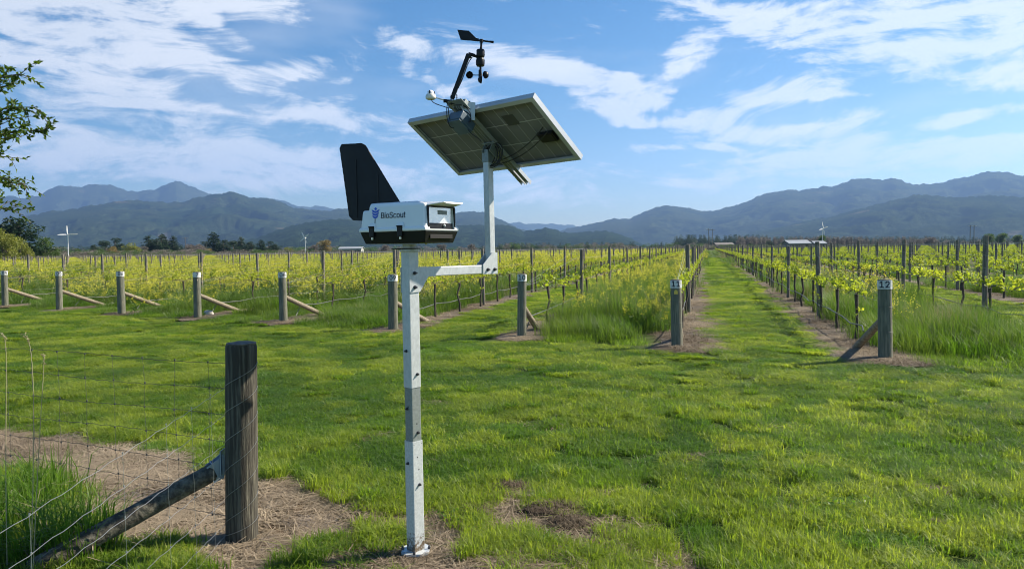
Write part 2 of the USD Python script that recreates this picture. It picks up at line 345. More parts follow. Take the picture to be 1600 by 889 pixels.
M['flower'] = leaf_mat('yellow_mustard_petal', (.74, .66, .03), (.86, .80, .12), (1.15, 1.15, .8), tw=.4)
M['stem'] = leaf_mat('mustard_stem', (.075, .13, .025), (.13, .19, .05), (1.4, 1.5, .8), tw=.3)
M['vleaf'] = leaf_mat('young_vine_leaf', (.09, .165, .018), (.38, .42, .06), (1.5, 1.5, .6), tw=.5)
M['tleaf'] = leaf_mat('broad_tree_leaf', (.045, .085, .014), (.13, .18, .035), (1.6, 1.7, .8), tw=.5)
M['bush_y'] = leaf_mat('yellow_green_bush_leaf', (.12, .15, .02), (.26, .26, .06), (1.4, 1.4, .8), tw=.35)
M['conif'] = leaf_mat('dark_conifer_needle', (.012, .030, .012), (.032, .06, .022), (1.2, 1.4, .8), tw=.2)
M['bush_g'] = leaf_mat('green_bush_leaf', (.035, .070, .015), (.09, .14, .03), (1.4, 1.5, .8), tw=.35)
M['bush_o'] = leaf_mat('ochre_shrub_leaf', (.16, .12, .04), (.30, .22, .07), (1.2, 1.2, .8), tw=.3)
M['bare'] = leaf_mat('bare_poplar_twig', (.13, .11, .09), (.22, .19, .16), (1.0, 1.0, 1.0), tw=.15)


# ------------------------------------------------------------------ ground
ROWD = np.array([.2526, .9676]); ROWN = np.array([.9676, -.2526])       # along the vine rows, and across them to the right
ENDS = {12: (5.38, 10.75), 11: (2.76, 12.52), 10: (.17, 14.3), 9: (-2.57, 16.04), 8: (-5.53, 18.03), 7: (-8.28, 19.64), 6: (-11.13, 21.28), 5: (-14.02, 23.13), 4: (-17.15, 25.27)}
ENDS_PX = {12: (1384, 565), 11: (1058, 544), 10: (815, 528), 9: (614, 516), 8: (443, 505), 7: (309, 498), 6: (190, 492), 5: (93, 486), 4: (8, 480)}
for k in range(13, 44): ENDS[k] = (5.38 + 2.68 * (k - 12), 10.75 - 1.77 * (k - 12))
for k in range(3, -62, -1): ENDS[k] = (-17.15 - 2.85 * (4 - k), 25.27 + 1.80 * (4 - k))
ROWK = sorted(ENDS)
ROWS_N = np.array([np.dot(ENDS[k], ROWN) for k in ROWK]); ROWS_T = np.array([np.dot(ENDS[k], ROWD) for k in ROWK])
ROWLEN = 230.0


def ground_z(x, y):
    x, y = np.asarray(x, float), np.asarray(y, float); p = np.stack([x, y, 0 * x], -1)
    r = np.hypot(x, y); w = np.clip(1 - (r - 14) / 20, 0, 1)
    z = (meshkit.fbm(p * .55, 4, 3) - .5) * .10 + (meshkit.noise(p * 3.1, 9) - .5) * .03
    n, t = x * ROWN[0] + y * ROWN[1], x * ROWD[0] + y * ROWD[1]
    return z * w * .7


gx = np.unique(np.concatenate([np.arange(-9, 9.01, .14), np.arange(9, 30, .5), -np.arange(9, 30, .5), 30 * 1.16 ** np.arange(0, 43), -30 * 1.16 ** np.arange(0, 43)]))
gy = np.unique(np.concatenate([np.arange(1.0, 14, .14), np.arange(14, 34, .5), 34 * 1.16 ** np.arange(0, 42), -np.array([0, 2, 6, 14, 40, 120, 400, 1200])]))
gx, gy = gx[np.abs(gx) < 15500], gy[gy < 15500]
X, Y = np.meshgrid(gx, gy)
gv = np.stack([X, Y, ground_z(X, Y)], -1).reshape(-1, 3)
ii, jj = np.meshgrid(np.arange(len(gy) - 1), np.arange(len(gx) - 1), indexing='ij'); k0 = (ii * len(gx) + jj).ravel()
gf = np.stack([k0, k0 + 1, k0 + len(gx) + 1, k0 + len(gx)], 1)
gm = usdkit.material(stage, '/World/Looks/ground_look', {
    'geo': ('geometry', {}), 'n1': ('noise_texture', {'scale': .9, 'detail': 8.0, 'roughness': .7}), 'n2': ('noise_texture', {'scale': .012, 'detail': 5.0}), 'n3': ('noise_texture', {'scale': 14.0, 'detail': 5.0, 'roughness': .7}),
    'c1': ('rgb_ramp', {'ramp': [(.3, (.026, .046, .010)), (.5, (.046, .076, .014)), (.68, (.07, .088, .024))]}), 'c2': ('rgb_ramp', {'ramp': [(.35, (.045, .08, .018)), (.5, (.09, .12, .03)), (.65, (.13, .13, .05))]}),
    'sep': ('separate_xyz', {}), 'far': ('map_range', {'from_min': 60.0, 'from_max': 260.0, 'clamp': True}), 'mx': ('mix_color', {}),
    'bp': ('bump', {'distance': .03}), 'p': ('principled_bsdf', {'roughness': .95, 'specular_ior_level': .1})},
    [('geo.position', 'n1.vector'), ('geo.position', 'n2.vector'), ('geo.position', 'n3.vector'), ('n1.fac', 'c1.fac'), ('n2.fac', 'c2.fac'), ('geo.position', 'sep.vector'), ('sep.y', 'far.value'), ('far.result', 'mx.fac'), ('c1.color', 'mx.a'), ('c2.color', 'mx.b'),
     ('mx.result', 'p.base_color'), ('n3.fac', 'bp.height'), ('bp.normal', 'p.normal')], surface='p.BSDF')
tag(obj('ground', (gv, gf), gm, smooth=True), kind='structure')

mulch_mat = usdkit.material(stage, '/World/Looks/straw_mulch_look', {
    'geo': ('geometry', {}), 'n1': ('noise_texture', {'scale': 3.0, 'detail': 8.0, 'roughness': .7}), 'n2': ('noise_texture', {'scale': 60.0, 'detail': 6.0, 'roughness': .75}),
    'c1': ('rgb_ramp', {'ramp': [(.3, (.045, .032, .020)), (.5, (.115, .082, .052)), (.7, (.21, .16, .105))]}), 'c2': ('rgb_ramp', {'ramp': [(.35, (.45, .42, .40)), (.65, (1.2, 1.15, 1.1))]}), 'mx': ('mix_color', {'blend_type': 'multiply', 'fac': 1.0}),
    'bp': ('bump', {'distance': .02}), 'p': ('principled_bsdf', {'roughness': .95, 'specular_ior_level': .1})},
    [('geo.position', 'n1.vector'), ('geo.position', 'n2.vector'), ('n1.fac', 'c1.fac'), ('n2.fac', 'c2.fac'), ('c1.color', 'mx.a'), ('c2.color', 'mx.b'), ('mx.result', 'p.base_color'), ('n2.fac', 'bp.height'), ('bp.normal', 'p.normal')], surface='p.BSDF')
strip_mat = usdkit.material(stage, '/World/Looks/vine_strip_look', {
    'geo': ('geometry', {}), 'n1': ('noise_texture', {'scale': 1.6, 'detail': 8.0, 'roughness': .7}), 'n2': ('noise_texture', {'scale': 22.0, 'detail': 8.0, 'roughness': .8}),
    'c1': ('rgb_ramp', {'ramp': [(.3, (.08, .068, .052)), (.5, (.165, .145, .115)), (.7, (.28, .25, .205))]}), 'c2': ('rgb_ramp', {'ramp': [(.3, (.30, .28, .26)), (.5, (.85, .8, .78)), (.72, (1.35, 1.3, 1.25))]}), 'mx': ('mix_color', {'blend_type': 'multiply', 'fac': 1.0}),
    'bp': ('bump', {'distance': .04}), 'p': ('principled_bsdf', {'roughness': .95, 'specular_ior_level': .1})},
    [('geo.position', 'n1.vector'), ('geo.position', 'n2.vector'), ('n1.fac', 'c1.fac'), ('n2.fac', 'c2.fac'), ('c1.color', 'mx.a'), ('c2.color', 'mx.b'), ('mx.result', 'p.base_color'), ('n2.fac', 'bp.height'), ('bp.normal', 'p.normal')], surface='p.BSDF')

# the bare patch of cut straw beside the fence, and the torn ground round the foot of the instrument post
from shapely.geometry import Polygon, Point
from shapely import contains_xy, prepare
def ground_poly(px): return Polygon([tuple(G(u, v)[:2]) for u, v in px])
MULCH = ground_poly([(-260, 668), (0, 674), (80, 681), (150, 692), (250, 714), (330, 737), (420, 757), (510, 768), (580, 788), (572, 825), (525, 862), (470, 885), (430, 925), (300, 975), (100, 985), (-260, 960)])
WEEDY = ground_poly([(-260, 752), (40, 738), (100, 765), (130, 812), (190, 850), (310, 872), (310, 905), (260, 940), (100, 985), (-260, 965)])
for q in (MULCH, WEEDY): prepare(q)


def sheet(poly, name, m, lift=.004, step=.1):
    x0, y0, x1, y1 = poly.bounds; xs, ys = np.arange(x0, x1 + step, step), np.arange(y0, y1 + step, step)
    A, B = np.meshgrid(xs, ys); ok = contains_xy(poly, A, B)
    q = ok[:-1, :-1] & ok[1:, :-1] & ok[:-1, 1:] & ok[1:, 1:]
    r, c = np.nonzero(q); n = len(xs); k = r * n + c
    v = np.stack([A, B, ground_z(A, B) + lift + .012], -1).reshape(-1, 3); f = np.stack([k, k + 1, k + n + 1, k + n], 1)
    keep, inv = np.unique(f, return_inverse=True)
    return tag(obj(name, (v[keep], inv.reshape(-1, 4)), m, smooth=True), kind='structure')


sheet(MULCH, 'straw_path', mulch_mat, step=.05)

for k in ROWK:                                    # the bare strip under each row of vines
    if not (-14 <= k <= 22): continue
    e = np.array(ENDS[k]); ts = np.concatenate([np.arange(-.75, 12, .22), np.arange(12, 60, 2.0), np.arange(60, ROWLEN, 20)])
    if k == 11: half0, half1 = .40, .52
    elif k == 12: half0, half1 = .54, .42
    else: half0, half1 = .42, .42
    wob = lambda s: (meshkit.noise(np.stack([ts * .9, 0 * ts + k * 7.7 + s, 0 * ts], -1), 5) - .5) * .22 + (meshkit.noise(np.stack([ts * 4.0, 0 * ts + k * 3.3 + s, 0 * ts], -1), 6) - .5) * .12
    taper = np.clip((ts + .85) / .45, .15, 1)
    L, Rr = -(half0 + wob(0)) * taper, (half1 + wob(50)) * taper
    v = []
    for fr in np.linspace(0, 1, 5):
        s = L + (Rr - L) * fr; x = e[0] + ts * ROWD[0] + s * ROWN[0]; y = e[1] + ts * ROWD[1] + s * ROWN[1]
        v.append(np.stack([x, y, ground_z(x, y) + .016 + .02 * (4 * fr * (1 - fr))], -1))
    v = np.stack(v, 1); n = len(ts); a, b = np.meshgrid(np.arange(n - 1), np.arange(4), indexing='ij'); i0 = (a * 5 + b).ravel()
    tag(obj('vine_strip', (v.reshape(-1, 3), np.stack([i0, i0 + 1, i0 + 6, i0 + 5], 1)), strip_mat, smooth=True), kind='structure')

# ------------------------------------------------------------------ hills
def hill_mat(name, c1, c2, c3):
    return usdkit.material(stage, '/World/Looks/' + name, {
        'geo': ('geometry', {}), 'n1': ('noise_texture', {'scale': .0018, 'detail': 6.0, 'roughness': .6}), 'n2': ('noise_texture', {'scale': .03, 'detail': 6.0, 'roughness': .75}), 'n3': ('noise_texture', {'scale': .0030, 'detail': 3.0, 'roughness': .5}),
        'c': ('rgb_ramp', {'ramp': [(.38, c1), (.52, c2), (.66, c1)]}), 'k': ('rgb_ramp', {'ramp': [(.30, (.4, .4, .4)), (.70, (1.6, 1.6, 1.5))]}), 'mx': ('mix_color', {'blend_type': 'multiply', 'fac': 1.0}),
        'cl': ('map_range', {'from_min': .68, 'from_max': .71, 'clamp': True}), 'cm': ('mix_color', {'b': c3}), 'bp': ('bump', {'distance': 30.0}),
        'p': ('principled_bsdf', {'roughness': 1.0, 'specular_ior_level': 0.0})},
        [('geo.position', 'n1.vector'), ('geo.position', 'n2.vector'), ('geo.position', 'n3.vector'), ('n1.fac', 'c.fac'), ('n2.fac', 'k.fac'), ('c.color', 'mx.a'), ('k.color', 'mx.b'), ('n3.fac', 'cl.value'), ('cl.result', 'cm.fac'), ('mx.result', 'cm.a'), ('cm.result', 'p.base_color'),
         ('n2.fac', 'bp.height'), ('bp.normal', 'p.normal')], surface='p.BSDF')


H1 = hill_mat('bush_clad_mountain', (.018, .028, .014), (.036, .046, .022), (.06, .06, .035))
H2 = hill_mat('forested_hill', (.014, .026, .011), (.030, .042, .018), (.085, .078, .048))
H3 = hill_mat('low_pine_hill', (.010, .022, .009), (.022, .036, .015), (.10, .088, .052))


def hills(name, pts, d_front, d_ridge, d_back, m, seed, spur=.62, rough=.03):
    """a range: crest heights along its length, spurs and gullies running down to the plain in front and behind"""
    us = np.array([p[0] for p in pts], float); vs = np.array([p[1] for p in pts], float)
    u = np.linspace(us[0], us[-1], int((us[-1] - us[0]) / 2.5)); v = np.interp(u, us, vs)
    r = np.stack([ray(a, b) for a, b in zip(u, v)]); az = np.arctan2(r[:, 0], r[:, 1]); tanel = r[:, 2] / np.hypot(r[:, 0], r[:, 1])
    wav = 1 + .10 * (meshkit.fbm(np.stack([az * 7, 0 * az + seed, 0 * az], -1), 3, seed) - .5)
    dr = d_ridge * wav; hr = np.maximum(tanel * dr + EYE, 1.0)
    bump = (meshkit.fbm(np.stack([az * 240, 0 * az, 0 * az], -1), 3, seed + 4) - .5) * rough * d_ridge * .12
    s = np.concatenate([np.linspace(0, 1, 90), 1 + np.linspace(0, 1, 14)[1:]])
    S, A = np.meshgrid(s, az, indexing='ij')
    dist = np.where(S <= 1, d_front + (dr[None, :] - d_front) * S, dr[None, :] + (d_back - dr[None, :]) * (S - 1))
    x, y = dist * np.sin(A), dist * np.cos(A)
    base = np.where(S <= 1, np.clip(S, 0, 1) ** 1.35, np.clip(2 - S, 0, 1) ** 1.1)
    p = np.stack([x, y, 0 * x], -1) / (d_ridge * .085)
    rid = 1 - np.abs(2 * meshkit.fbm(p, 4, seed) - 1) ** .8
    rid2 = 1 - np.abs(2 * meshkit.fbm(p * 2.7, 4, seed + 9) - 1)
    mask = np.clip(4 * base * (1 - base), 0, 1) ** .8
    z = hr[None, :] * (base + mask * (spur * (rid - .62) + spur * .55 * (rid2 - .62)))
    z = np.where(S <= 1, np.minimum(z, hr[None, :] * (.10 + .90 * S) * 1.0), z)
    z = z + bump[None, :] * np.exp(-((S - 1) / .035) ** 2)
    z = np.maximum(z, -2.0) - 1.0 * (S == 0)
    nu = len(u); a, b = np.meshgrid(np.arange(len(s) - 1), np.arange(nu - 1), indexing='ij'); i0 = (a * nu + b).ravel()
    f = np.stack([i0, i0 + 1, i0 + nu + 1, i0 + nu], 1)
    return tag(obj(name, (np.stack([x, y, z], -1).reshape(-1, 3), f), m, smooth=True), kind='structure')


hills('far_mountains', [(-300, 320), (-150, 326), (-60, 312), (0, 309), (20, 307), (38, 310), (65, 304), (80, 295), (95, 290), (110, 290), (130, 293), (150, 290), (170, 290), (190, 296), (215, 300), (230, 297), (247, 295), (260, 288), (275, 282), (288, 288), (305, 294), (335, 306), (380, 312), (430, 312), (450, 318), (470, 324), (505, 322), (530, 328), (600, 338), (700, 346), (780, 350), (805, 348), (830, 350), (865, 350), (900, 353), (940, 356), (1000, 365), (1080, 384)], 10500, 13300, 14800, H1, 3)
hills('wooded_hills', [(-300, 372), (-100, 362), (20, 350), (40, 338), (70, 332), (110, 327), (140, 322), (170, 317), (200, 314), (220, 313), (260, 316), (285, 316), (300, 311), (320, 307), (340, 303), (362, 300), (375, 303), (390, 309), (420, 311), (440, 316), (460, 325), (490, 328), (515, 329), (540, 327), (580, 333), (620, 337), (680, 335), (715, 333), (735, 331), (755, 332), (768, 336), (780, 343), (795, 349), (810, 356), (825, 362), (845, 376), (865, 386)], 4600, 7600, 9600, H2, 8)
hills('low_pine_hills', [(240, 398), (330, 386), (400, 372), (430, 361), (455, 353), (480, 348), (530, 342), (560, 344), (620, 346), (680, 352), (730, 352), (770, 351), (790, 352), (805, 355), (818, 362), (835, 359), (850, 356), (862, 357), (875, 362), (890, 364), (905, 364), (925, 362), (948, 361), (965, 365), (980, 370), (995, 377), (1015, 387)], 2900, 4300, 5600, H3, 15, spur=.5)
hills('right_hills', [(800, 386), (850, 372), (868, 362), (885, 358), (905, 354), (925, 350), (945, 344), (960, 342), (985, 341), (1000, 334), (1015, 327), (1030, 323), (1042, 321), (1060, 324), (1080, 326), (1100, 331), (1120, 328), (1145, 323), (1165, 315), (1185, 307), (1200, 302), (1215, 299), (1230, 297), (1250, 298), (1270, 295), (1285, 292), (1300, 293), (1315, 287), (1330, 281), (1350, 279), (1365, 280), (1380, 282), (1395, 279), (1412, 283), (1425, 288), (1447, 289), (1470, 286), (1490, 281), (1510, 277), (1530, 271), (1555, 268), (1570, 269), (1600, 275), (1680, 284), (1900, 305)], 5200, 8200, 10200, H1, 21)
hills('front_spur_hills', [(1090, 386), (1160, 366), (1230, 352), (1300, 338), (1360, 322), (1400, 312), (1435, 303), (1470, 307), (1500, 309), (1530, 306), (1560, 305), (1590, 308), (1640, 312), (1760, 318), (1900, 330)], 3600, 5400, 6800, H2, 33, spur=.5)

# ------------------------------------------------------------------ instrument post: e1 runs along its arm, e2 out of its right-hand face
PB = np.array([-.561, 4.125, 0.0]); ez = np.array([0, 0, 1.0])
e1 = unit([.70, .714, 0]); e2 = unit([.714, -.70, 0])
gz0 = float(ground_z(PB[0], PB[1])) + .018
RZ = math.degrees(math.atan2(e1[1], e1[0]))
mp = thing('instrument_post', 'square galvanised steel post with bolted side arm standing on torn soil in the foreground', 'post', PB + [0, 0, 0], math.radians(RZ))
# in the post's own frame: x = e1 (arm), y = -e2 (away from the viewer); right-hand face is y = -half
LX, LY = np.array([1.0, 0, 0]), np.array([0, -1.0, 0])


def sqtube(side, wall, z0, z1, r=.006):
    from shapely.geometry import box as sbox
    o = sbox(-side / 2 + r, -side / 2 + r, side / 2 - r, side / 2 - r).buffer(r, 3); i = sbox(-side / 2 + wall, -side / 2 + wall, side / 2 - wall, side / 2 - wall)
    m = trimesh.creation.extrude_polygon(o.difference(i), z1 - z0, engine='earcut'); m.apply_translation((0, 0, z0)); return m


obj('lower_sleeve', sqtube(.0735, .004, gz0 + .035, .648), M['galv_muddy'], mp)
obj('inner_section', sqtube(.0645, .004, .60, .99), M['galv_dark'], mp)
obj('upper_section', sqtube(.0700, .004, .947, 1.692), M['galv'], mp)
obj('top_cap', box(.074, .074, .006, (0, 0, 1.6955), r=.002), M['galv'], mp)
hexa = np.array([(.088 * math.cos(a), .088 * math.sin(a)) for a in np.radians([15, 75, 105, 165, 195, 255, 285, 345])])
obj('base_plate', prism(hexa, .012, (0, 0, gz0 + .030), (1, 0, 0), (0, 1, 0)), M['galv'], mp)
obj('ground_plate', prism(hexa * .93, .016, (0, 0, gz0 + .012), (1, 0, 0), (0, 1, 0)), M['galv_dark'], mp)
for a in (45, 135, 225, 315):
    p = np.array([.074 * math.cos(math.radians(a)), .074 * math.sin(math.radians(a)), gz0 + .036])
    obj('anchor_bolt', cat_([cyl(p, p + [0, 0, .010], .008, n=6), cyl(p + [0, 0, .010], p + [0, 0, .020], .005, n=8)]), M['bolt'], mp)
hs = .0350
for off, z, face, kind in [(-.006, .829, 'L', 'bolt'), (.006, .695, 'R', 'bolt'), (-.004, .56, 'R2', 'hole'), (0, .84, 'L2', 'hole'), (0, .745, 'R2', 'hole'), (-.004, .525, 'L', 'bolt'), (.004, .49, 'R', 'hole'), (.006, .405, 'R', 'bolt'), (-.026, .632, 'R', 'hole'), (.026, .632, 'R', 'hole'), (0.0, 1.15, 'L', 'bolt'), (.008, 1.02, 'R', 'bolt')]:
    lower = z < .648; half = (.0735 if lower else .0645 if z < .947 else .070) / 2
    if kind == 'bolt' and .648 < z < .947: half = .0645 / 2
    n = np.array([0, -1.0, 0]) if face[0] == 'R' else np.array([-1.0, 0, 0]); t = np.array([1.0, 0, 0]) if face[0] == 'R' else np.array([0, -1.0, 0])
    c = n * half + t * off + np.array([0, 0, z])
    if kind == 'bolt':
        obj('bolt', cat_([cyl(c - n * .002, c + n * .003, .0085, n=14), cyl(c + n * .003, c + n * .010, .0065, n=6), cyl(c + n * .010, c + n * .016, .0035, n=8)]), M['bolt'], mp)
    else:
        obj('drilled_hole', cyl(c - n * .001, c + n * .0006, .0038 if abs(off) < .02 else .002, n=12), M['hole'], mp)
# arm with gusset plate
arm = box(.56, .048, .052, (.315, 0, 1.582), r=.005)
obj('arm', arm, M['galv'], mp)
plate = np.array([(-.0345, 1.610), (.150, 1.6085), (.150, 1.556), (.098, 1.556), (.036, 1.474), (-.0345, 1.470)])
for s in (-1, 1):
    obj('gusset_plate', prism(plate, .005, (0, s * .0378, 0), (1, 0, 0), (0, 0, 1)), M['galv'], mp)
for x, z in ((.0, 1.578), (.0, 1.500)):
    c = np.array([x, -.0403, z]); n = np.array([0, -1.0, 0])
    obj('bolt', cat_([cyl(c, c + n * .003, .0105, n=14), cyl(c + n * .003, c + n * .011, .008, n=6), cyl(c + n * .011, c + n * .022, .004, n=8)]), M['bolt'], mp)
endp = np.array([(.528, 1.612), (.606, 1.683), (.648, 1.683), (.648, 1.553), (.528, 1.553)])
for s in (-1, 1):
    obj('end_bracket', prism(endp, .005, (0, s * .0272, 0), (1, 0, 0), (0, 0, 1)), M['galv'], mp)
for x in (.565, .622):
    c = np.array([x, -.0297, 1.580]); n = np.array([0, -1.0, 0])
    obj('bolt', cat_([cyl(c, c + n * .003, .0105, n=14), cyl(c + n * .003, c + n * .011, .008, n=6), cyl(c + n * .011, c + n * .020, .004, n=8)]), M['bolt'], mp)
US = .617
up_ = sqtube(.046, .003, 1.556, 2.300); up_.apply_translation((US, 0, 0))
T = np.eye(4); T[0, 2] = -.012; T[0, 3] = .012 * 1.6; up_.apply_transform(T)
obj('upright_tube', up_, M['galv'], mp)
obj('upright_collar', box(.054, .054, .075, (US - .006, 0, 2.262), r=.004), M['galv_dark'], mp)
obj('swivel_neck', cat_([cyl((0, 0, 1.698), (0, 0, 1.708), .055, n=24), cyl((0, 0, 1.708), (0, 0, 1.736), .038, n=24)]), M['galv'], mp)
obj('swivel_ring', cat_([cyl((0, 0, 1.7085), (0, 0, 1.7145), .060, n=24), box(.10, .03, .005, (-.05, .02, 1.711), r=.002)]), M['black'], mp)

# ------------------------------------------------------------------ air sampler turning on the post: x = its long axis
sp = thing('air_sampler', 'white and black air sampler housing with black tail fin on top of the steel post', 'sampler', PB, math.atan2(-.515, .857))
Z0 = 1.739


def rhull(levels, r=.012):
    """hull of small spheres at the corners of rectangles (x0, x1, half_y, z)"""
    s = m3.Manifold.sphere(r, 14); pts = []
    for x0, x1, hy, z in levels:
        for x in (x0 + r, x1 - r):
            for y in (-hy + r, hy - r): pts.append(s.translate((x, y, z)))
    return m3.Manifold.batch_hull(pts)


lid = rhull([(-.180, .222, .146, Z0 + .085), (-.172, .214, .134, Z0 + .196), (-.172, .16, .128, Z0 + .206)], .016) + rhull([(-.222, -.05, .146, Z0 + .085), (-.216, -.06, .137, Z0 + .170)], .014)
lid = lid + rhull([(-.230, .228, .153, Z0 + .071), (-.230, .228, .153, Z0 + .078)], .006) + rhull([(-.224, .224, .148, Z0 + .084), (-.230, .228, .153, Z0 + .076)], .006)
for x in (-.135, .060): lid = lid + rhull([(x - .028, x + .028, .153, Z0 + .086), (x - .024, x + .024, .148, Z0 + .106)], .007)
window = m3.Manifold.cube((.10, .222, .118), True).translate((.222, 0, Z0 + .133))
obj('lid', tm(lid - window), M['white'], sp, smooth=35)
tray = rhull([(-.224, .224, .147, Z0 + .062), (-.205, .206, .132, Z0 + .008)], .007)
obj('tray', tm(tray), M['black'], sp, smooth=35)
obj('tray_rib', box(.004, .20, .022, (.2185, 0, Z0 + .035), r=.0015), M['hole'], sp)
from shapely.geometry import box as sbox
bez_o = sbox(-.121, Z0 + .070, .121, Z0 + .196).buffer(-.012).buffer(.012, 4); bez_i = sbox(-.1145, Z0 + .075, .1145, Z0 + .1905)
obj('intake_frame', prism(bez_o.difference(bez_i), .014, (.2195, 0, 0), (0, 1, 0), (0, 0, 1)), M['black'], sp)
ip = obj('intake_plate', box(.004, .219, .082, (.2105, 0, Z0 + .147)), M['silver'], sp)
obj('intake_shelf', box(.014, .219, .003, (.207, 0, Z0 + .1075)), M['silver'], sp)
obj('label_plate', box(.003, .080, .022, (.2135, .020, Z0 + .163), r=.001), M['greyplate'], sp)
obj('drawer_front', box(.006, .216, .030, (.2135, 0, Z0 + .091), r=.002), M['black'], sp)
obj('drawer_knob', lathe([(0, 0), (.006, 0), (.0075, .004), (.007, .009), (.003, .012), (0, .012)], 16).apply_transform(frame3((0, 1, 0), (0, 0, 1), (1, 0, 0))).apply_translation((.2165, .025, Z0 + .093)), M['silver'], sp)
flap = m3.Manifold.batch_hull([m3.Manifold.sphere(.003, 8).translate(p) for p in [(.165, -.105, Z0 + .212), (.165, .105, Z0 + .212), (.30, -.085, Z0 + .211), (.30, .085, Z0 + .211), (.222, -.115, Z0 + .199), (.222, .115, Z0 + .199), (.305, -.06, Z0 + .205), (.305, .06, Z0 + .205)]])
obj('rain_flap', tm(flap), M['white'], sp, smooth=30)
for x in (-.135, .060):
    lt = obj('latch', cat_([box(.034, .010, .060, (x, -.1525, Z0 + .066), r=.003), box(.034, .014, .008, (x, -.157, Z0 + .092), r=.003)]), M['black'], sp)
    c = np.array([x - .002, -.1425, Z0 + .030])
    obj('latch_screw', cat_([cyl(c, c + [0, -.006, 0], .0075, n=16), cyl(c + [0, -.006, 0], c + [0, -.009, 0], .005, n=12)]), M['silver'], sp)
obj('drain_stub', cyl((.10, .02, Z0 - .006), (.10, .02, Z0 + .003), .006), M['offwhite'], sp)
# tail fin, standing in the housing's middle plane
fin = Polygon([(-.498, 2.3), (-.482, 2.322), (-.33, 2.315), (-.302, 2.302), (-.046, 1.950), (-.15, 1.84), (-.339, 1.875), (-.408, 1.880), (-.437, 1.905)]).buffer(-.008).buffer(.008, 4)
fn = obj('tail_fin', prism(fin, .006, (0, 0, 0), (1, 0, 0), (0, 0, 1)), M['fin'], sp)
obj('fin_rib', cat_([box(.0045, .012, .33, (-.372, 0, 2.06)), box(.012, .010, .20, (-.215, 0, 2.03))]), M['black'], sp)
# lettering and the blue ear of wheat on the long face: the face leans in slightly towards its top
lean = math.atan2(.012, .111)
fx, fy, fz = np.array([1.0, 0, 0]), np.array([0, math.sin(lean), math.cos(lean)]), np.array([0, -math.cos(lean), math.sin(lean)])
FO = np.array([0, -.1462, Z0 + .085])


def on_face(m, x, s, lift=.0012):
    T = frame3(fx, fy, fz); T[:3, 3] = FO + fx * x + fy * (s) + fz * lift; m.apply_transform(T); return m


tx = meshkit.text_mesh('BioScout', .0315, .0012); tx.apply_scale((.166 / (tx.bounds[1, 0] - tx.bounds[0, 0]), 1, 1))
obj('lettering', on_face(tx, -.080, .0525), M['ink'], sp)
ic = []
for s_, w_ in ((.094, .026), (.079, .0235), (.064, .020)):
    for sg in (-1, 1):
        ic.append(prism(Polygon([(0, -.012), (0, -.002), (sg * w_, .008), (sg * w_ * 1.05, .0065), (sg * w_ * .72, -.006)]).buffer(0), .0012, (0, s_, 0), (1, 0, 0), (0, 1, 0)))
ic.append(prism(np.array([(0, .096), (.010, .106), (0, .1145), (-.010, .106)]), .0012, (0, 0, 0), (1, 0, 0), (0, 1, 0)))
icon = cat_(ic); obj('emblem', on_face(icon, -.118, 0), M['blue'], sp)
obj('emblem_stem', on_face(prism(np.array([(-.0018, .005), (.0018, .005), (.0018, .052), (-.0018, .052)]), .0012, (0, 0, 0), (1, 0, 0), (0, 1, 0)), -.118, 0), M['ink'], sp)

# ------------------------------------------------------------------ solar panel: px along its long side, py down its slope, pz out of its face
SC = 1.04
pc = [EYEP + (np.array(c) - EYEP) * SC for c in ((-.608, 4.537, 2.478), (.128, 3.932, 2.498), (.408, 4.263, 2.212), (-.328, 4.868, 2.192))]
px_ = unit(pc[1] - pc[0]); pz_ = unit(np.cross(px_, pc[3] - pc[0])); pz_ = pz_ if pz_[2] > 0 else -pz_; py_ = np.cross(pz_, px_)
if np.dot(py_, pc[3] - pc[0]) < 0: py_ = -py_
PW, PH = np.linalg.norm(pc[1] - pc[0]), np.linalg.norm(pc[3] - pc[0]); PC = sum(pc) / 4
Rm = np.stack([px_, py_, np.cross(px_, py_)], 1)
so = UsdGeom.Xform.Define(stage, '/World/solar_panel')
so.AddTransformOp().Set(Gf.Matrix4d(*Rm[:, 0], 0, *Rm[:, 1], 0, *Rm[:, 2], 0, *PC, 1))
tag(so, 'tilted solar panel seen from below with aluminium frame above the steel post arm', 'solar panel')
zs = 1.0 if np.cross(px_, py_)[2] > 0 else -1.0        # which way is up in the panel's frame
FD, FW = .034, .026
for nm, bx in (('frame_rail', box(PW, .003, FD, (0, -PH / 2 + .0015, 0))), ('frame_rail', box(PW, .003, FD, (0, PH / 2 - .0015, 0))), ('frame_rail', box(.003, PH - .006, FD, (-PW / 2 + .0015, 0, 0))), ('frame_rail', box(.003, PH - .006, FD, (PW / 2 - .0015, 0, 0)))):
    lx, ly, _ = bx.extents
    if lx > ly: fl = box(PW - .006, FW, .002, (0, np.sign(bx.centroid[1]) * (PH / 2 - .003 - FW / 2), -zs * (FD / 2 - .001)))
    else: fl = box(FW, PH - .006 - 2 * FW, .002, (np.sign(bx.centroid[0]) * (PW / 2 - .003 - FW / 2), 0, -zs * (FD / 2 - .001)))
    obj('frame_rail', cat_([bx, fl]), M['alu'], so)
obj('front_glass', box(PW - .007, PH - .007, .004, (0, 0, zs * (FD / 2 - .003))), M['glass'], so)
bs = obj('back_sheet', box(PW - .007, PH - .007, .002, (0, 0, zs * (FD / 2 - .0075))), M['backsheet'], so)
nx, ny = 12, 3; mx_, my_ = .020, .016
cw, ch = (PW - 2 * mx_) / nx, (PH - 2 * my_) / ny
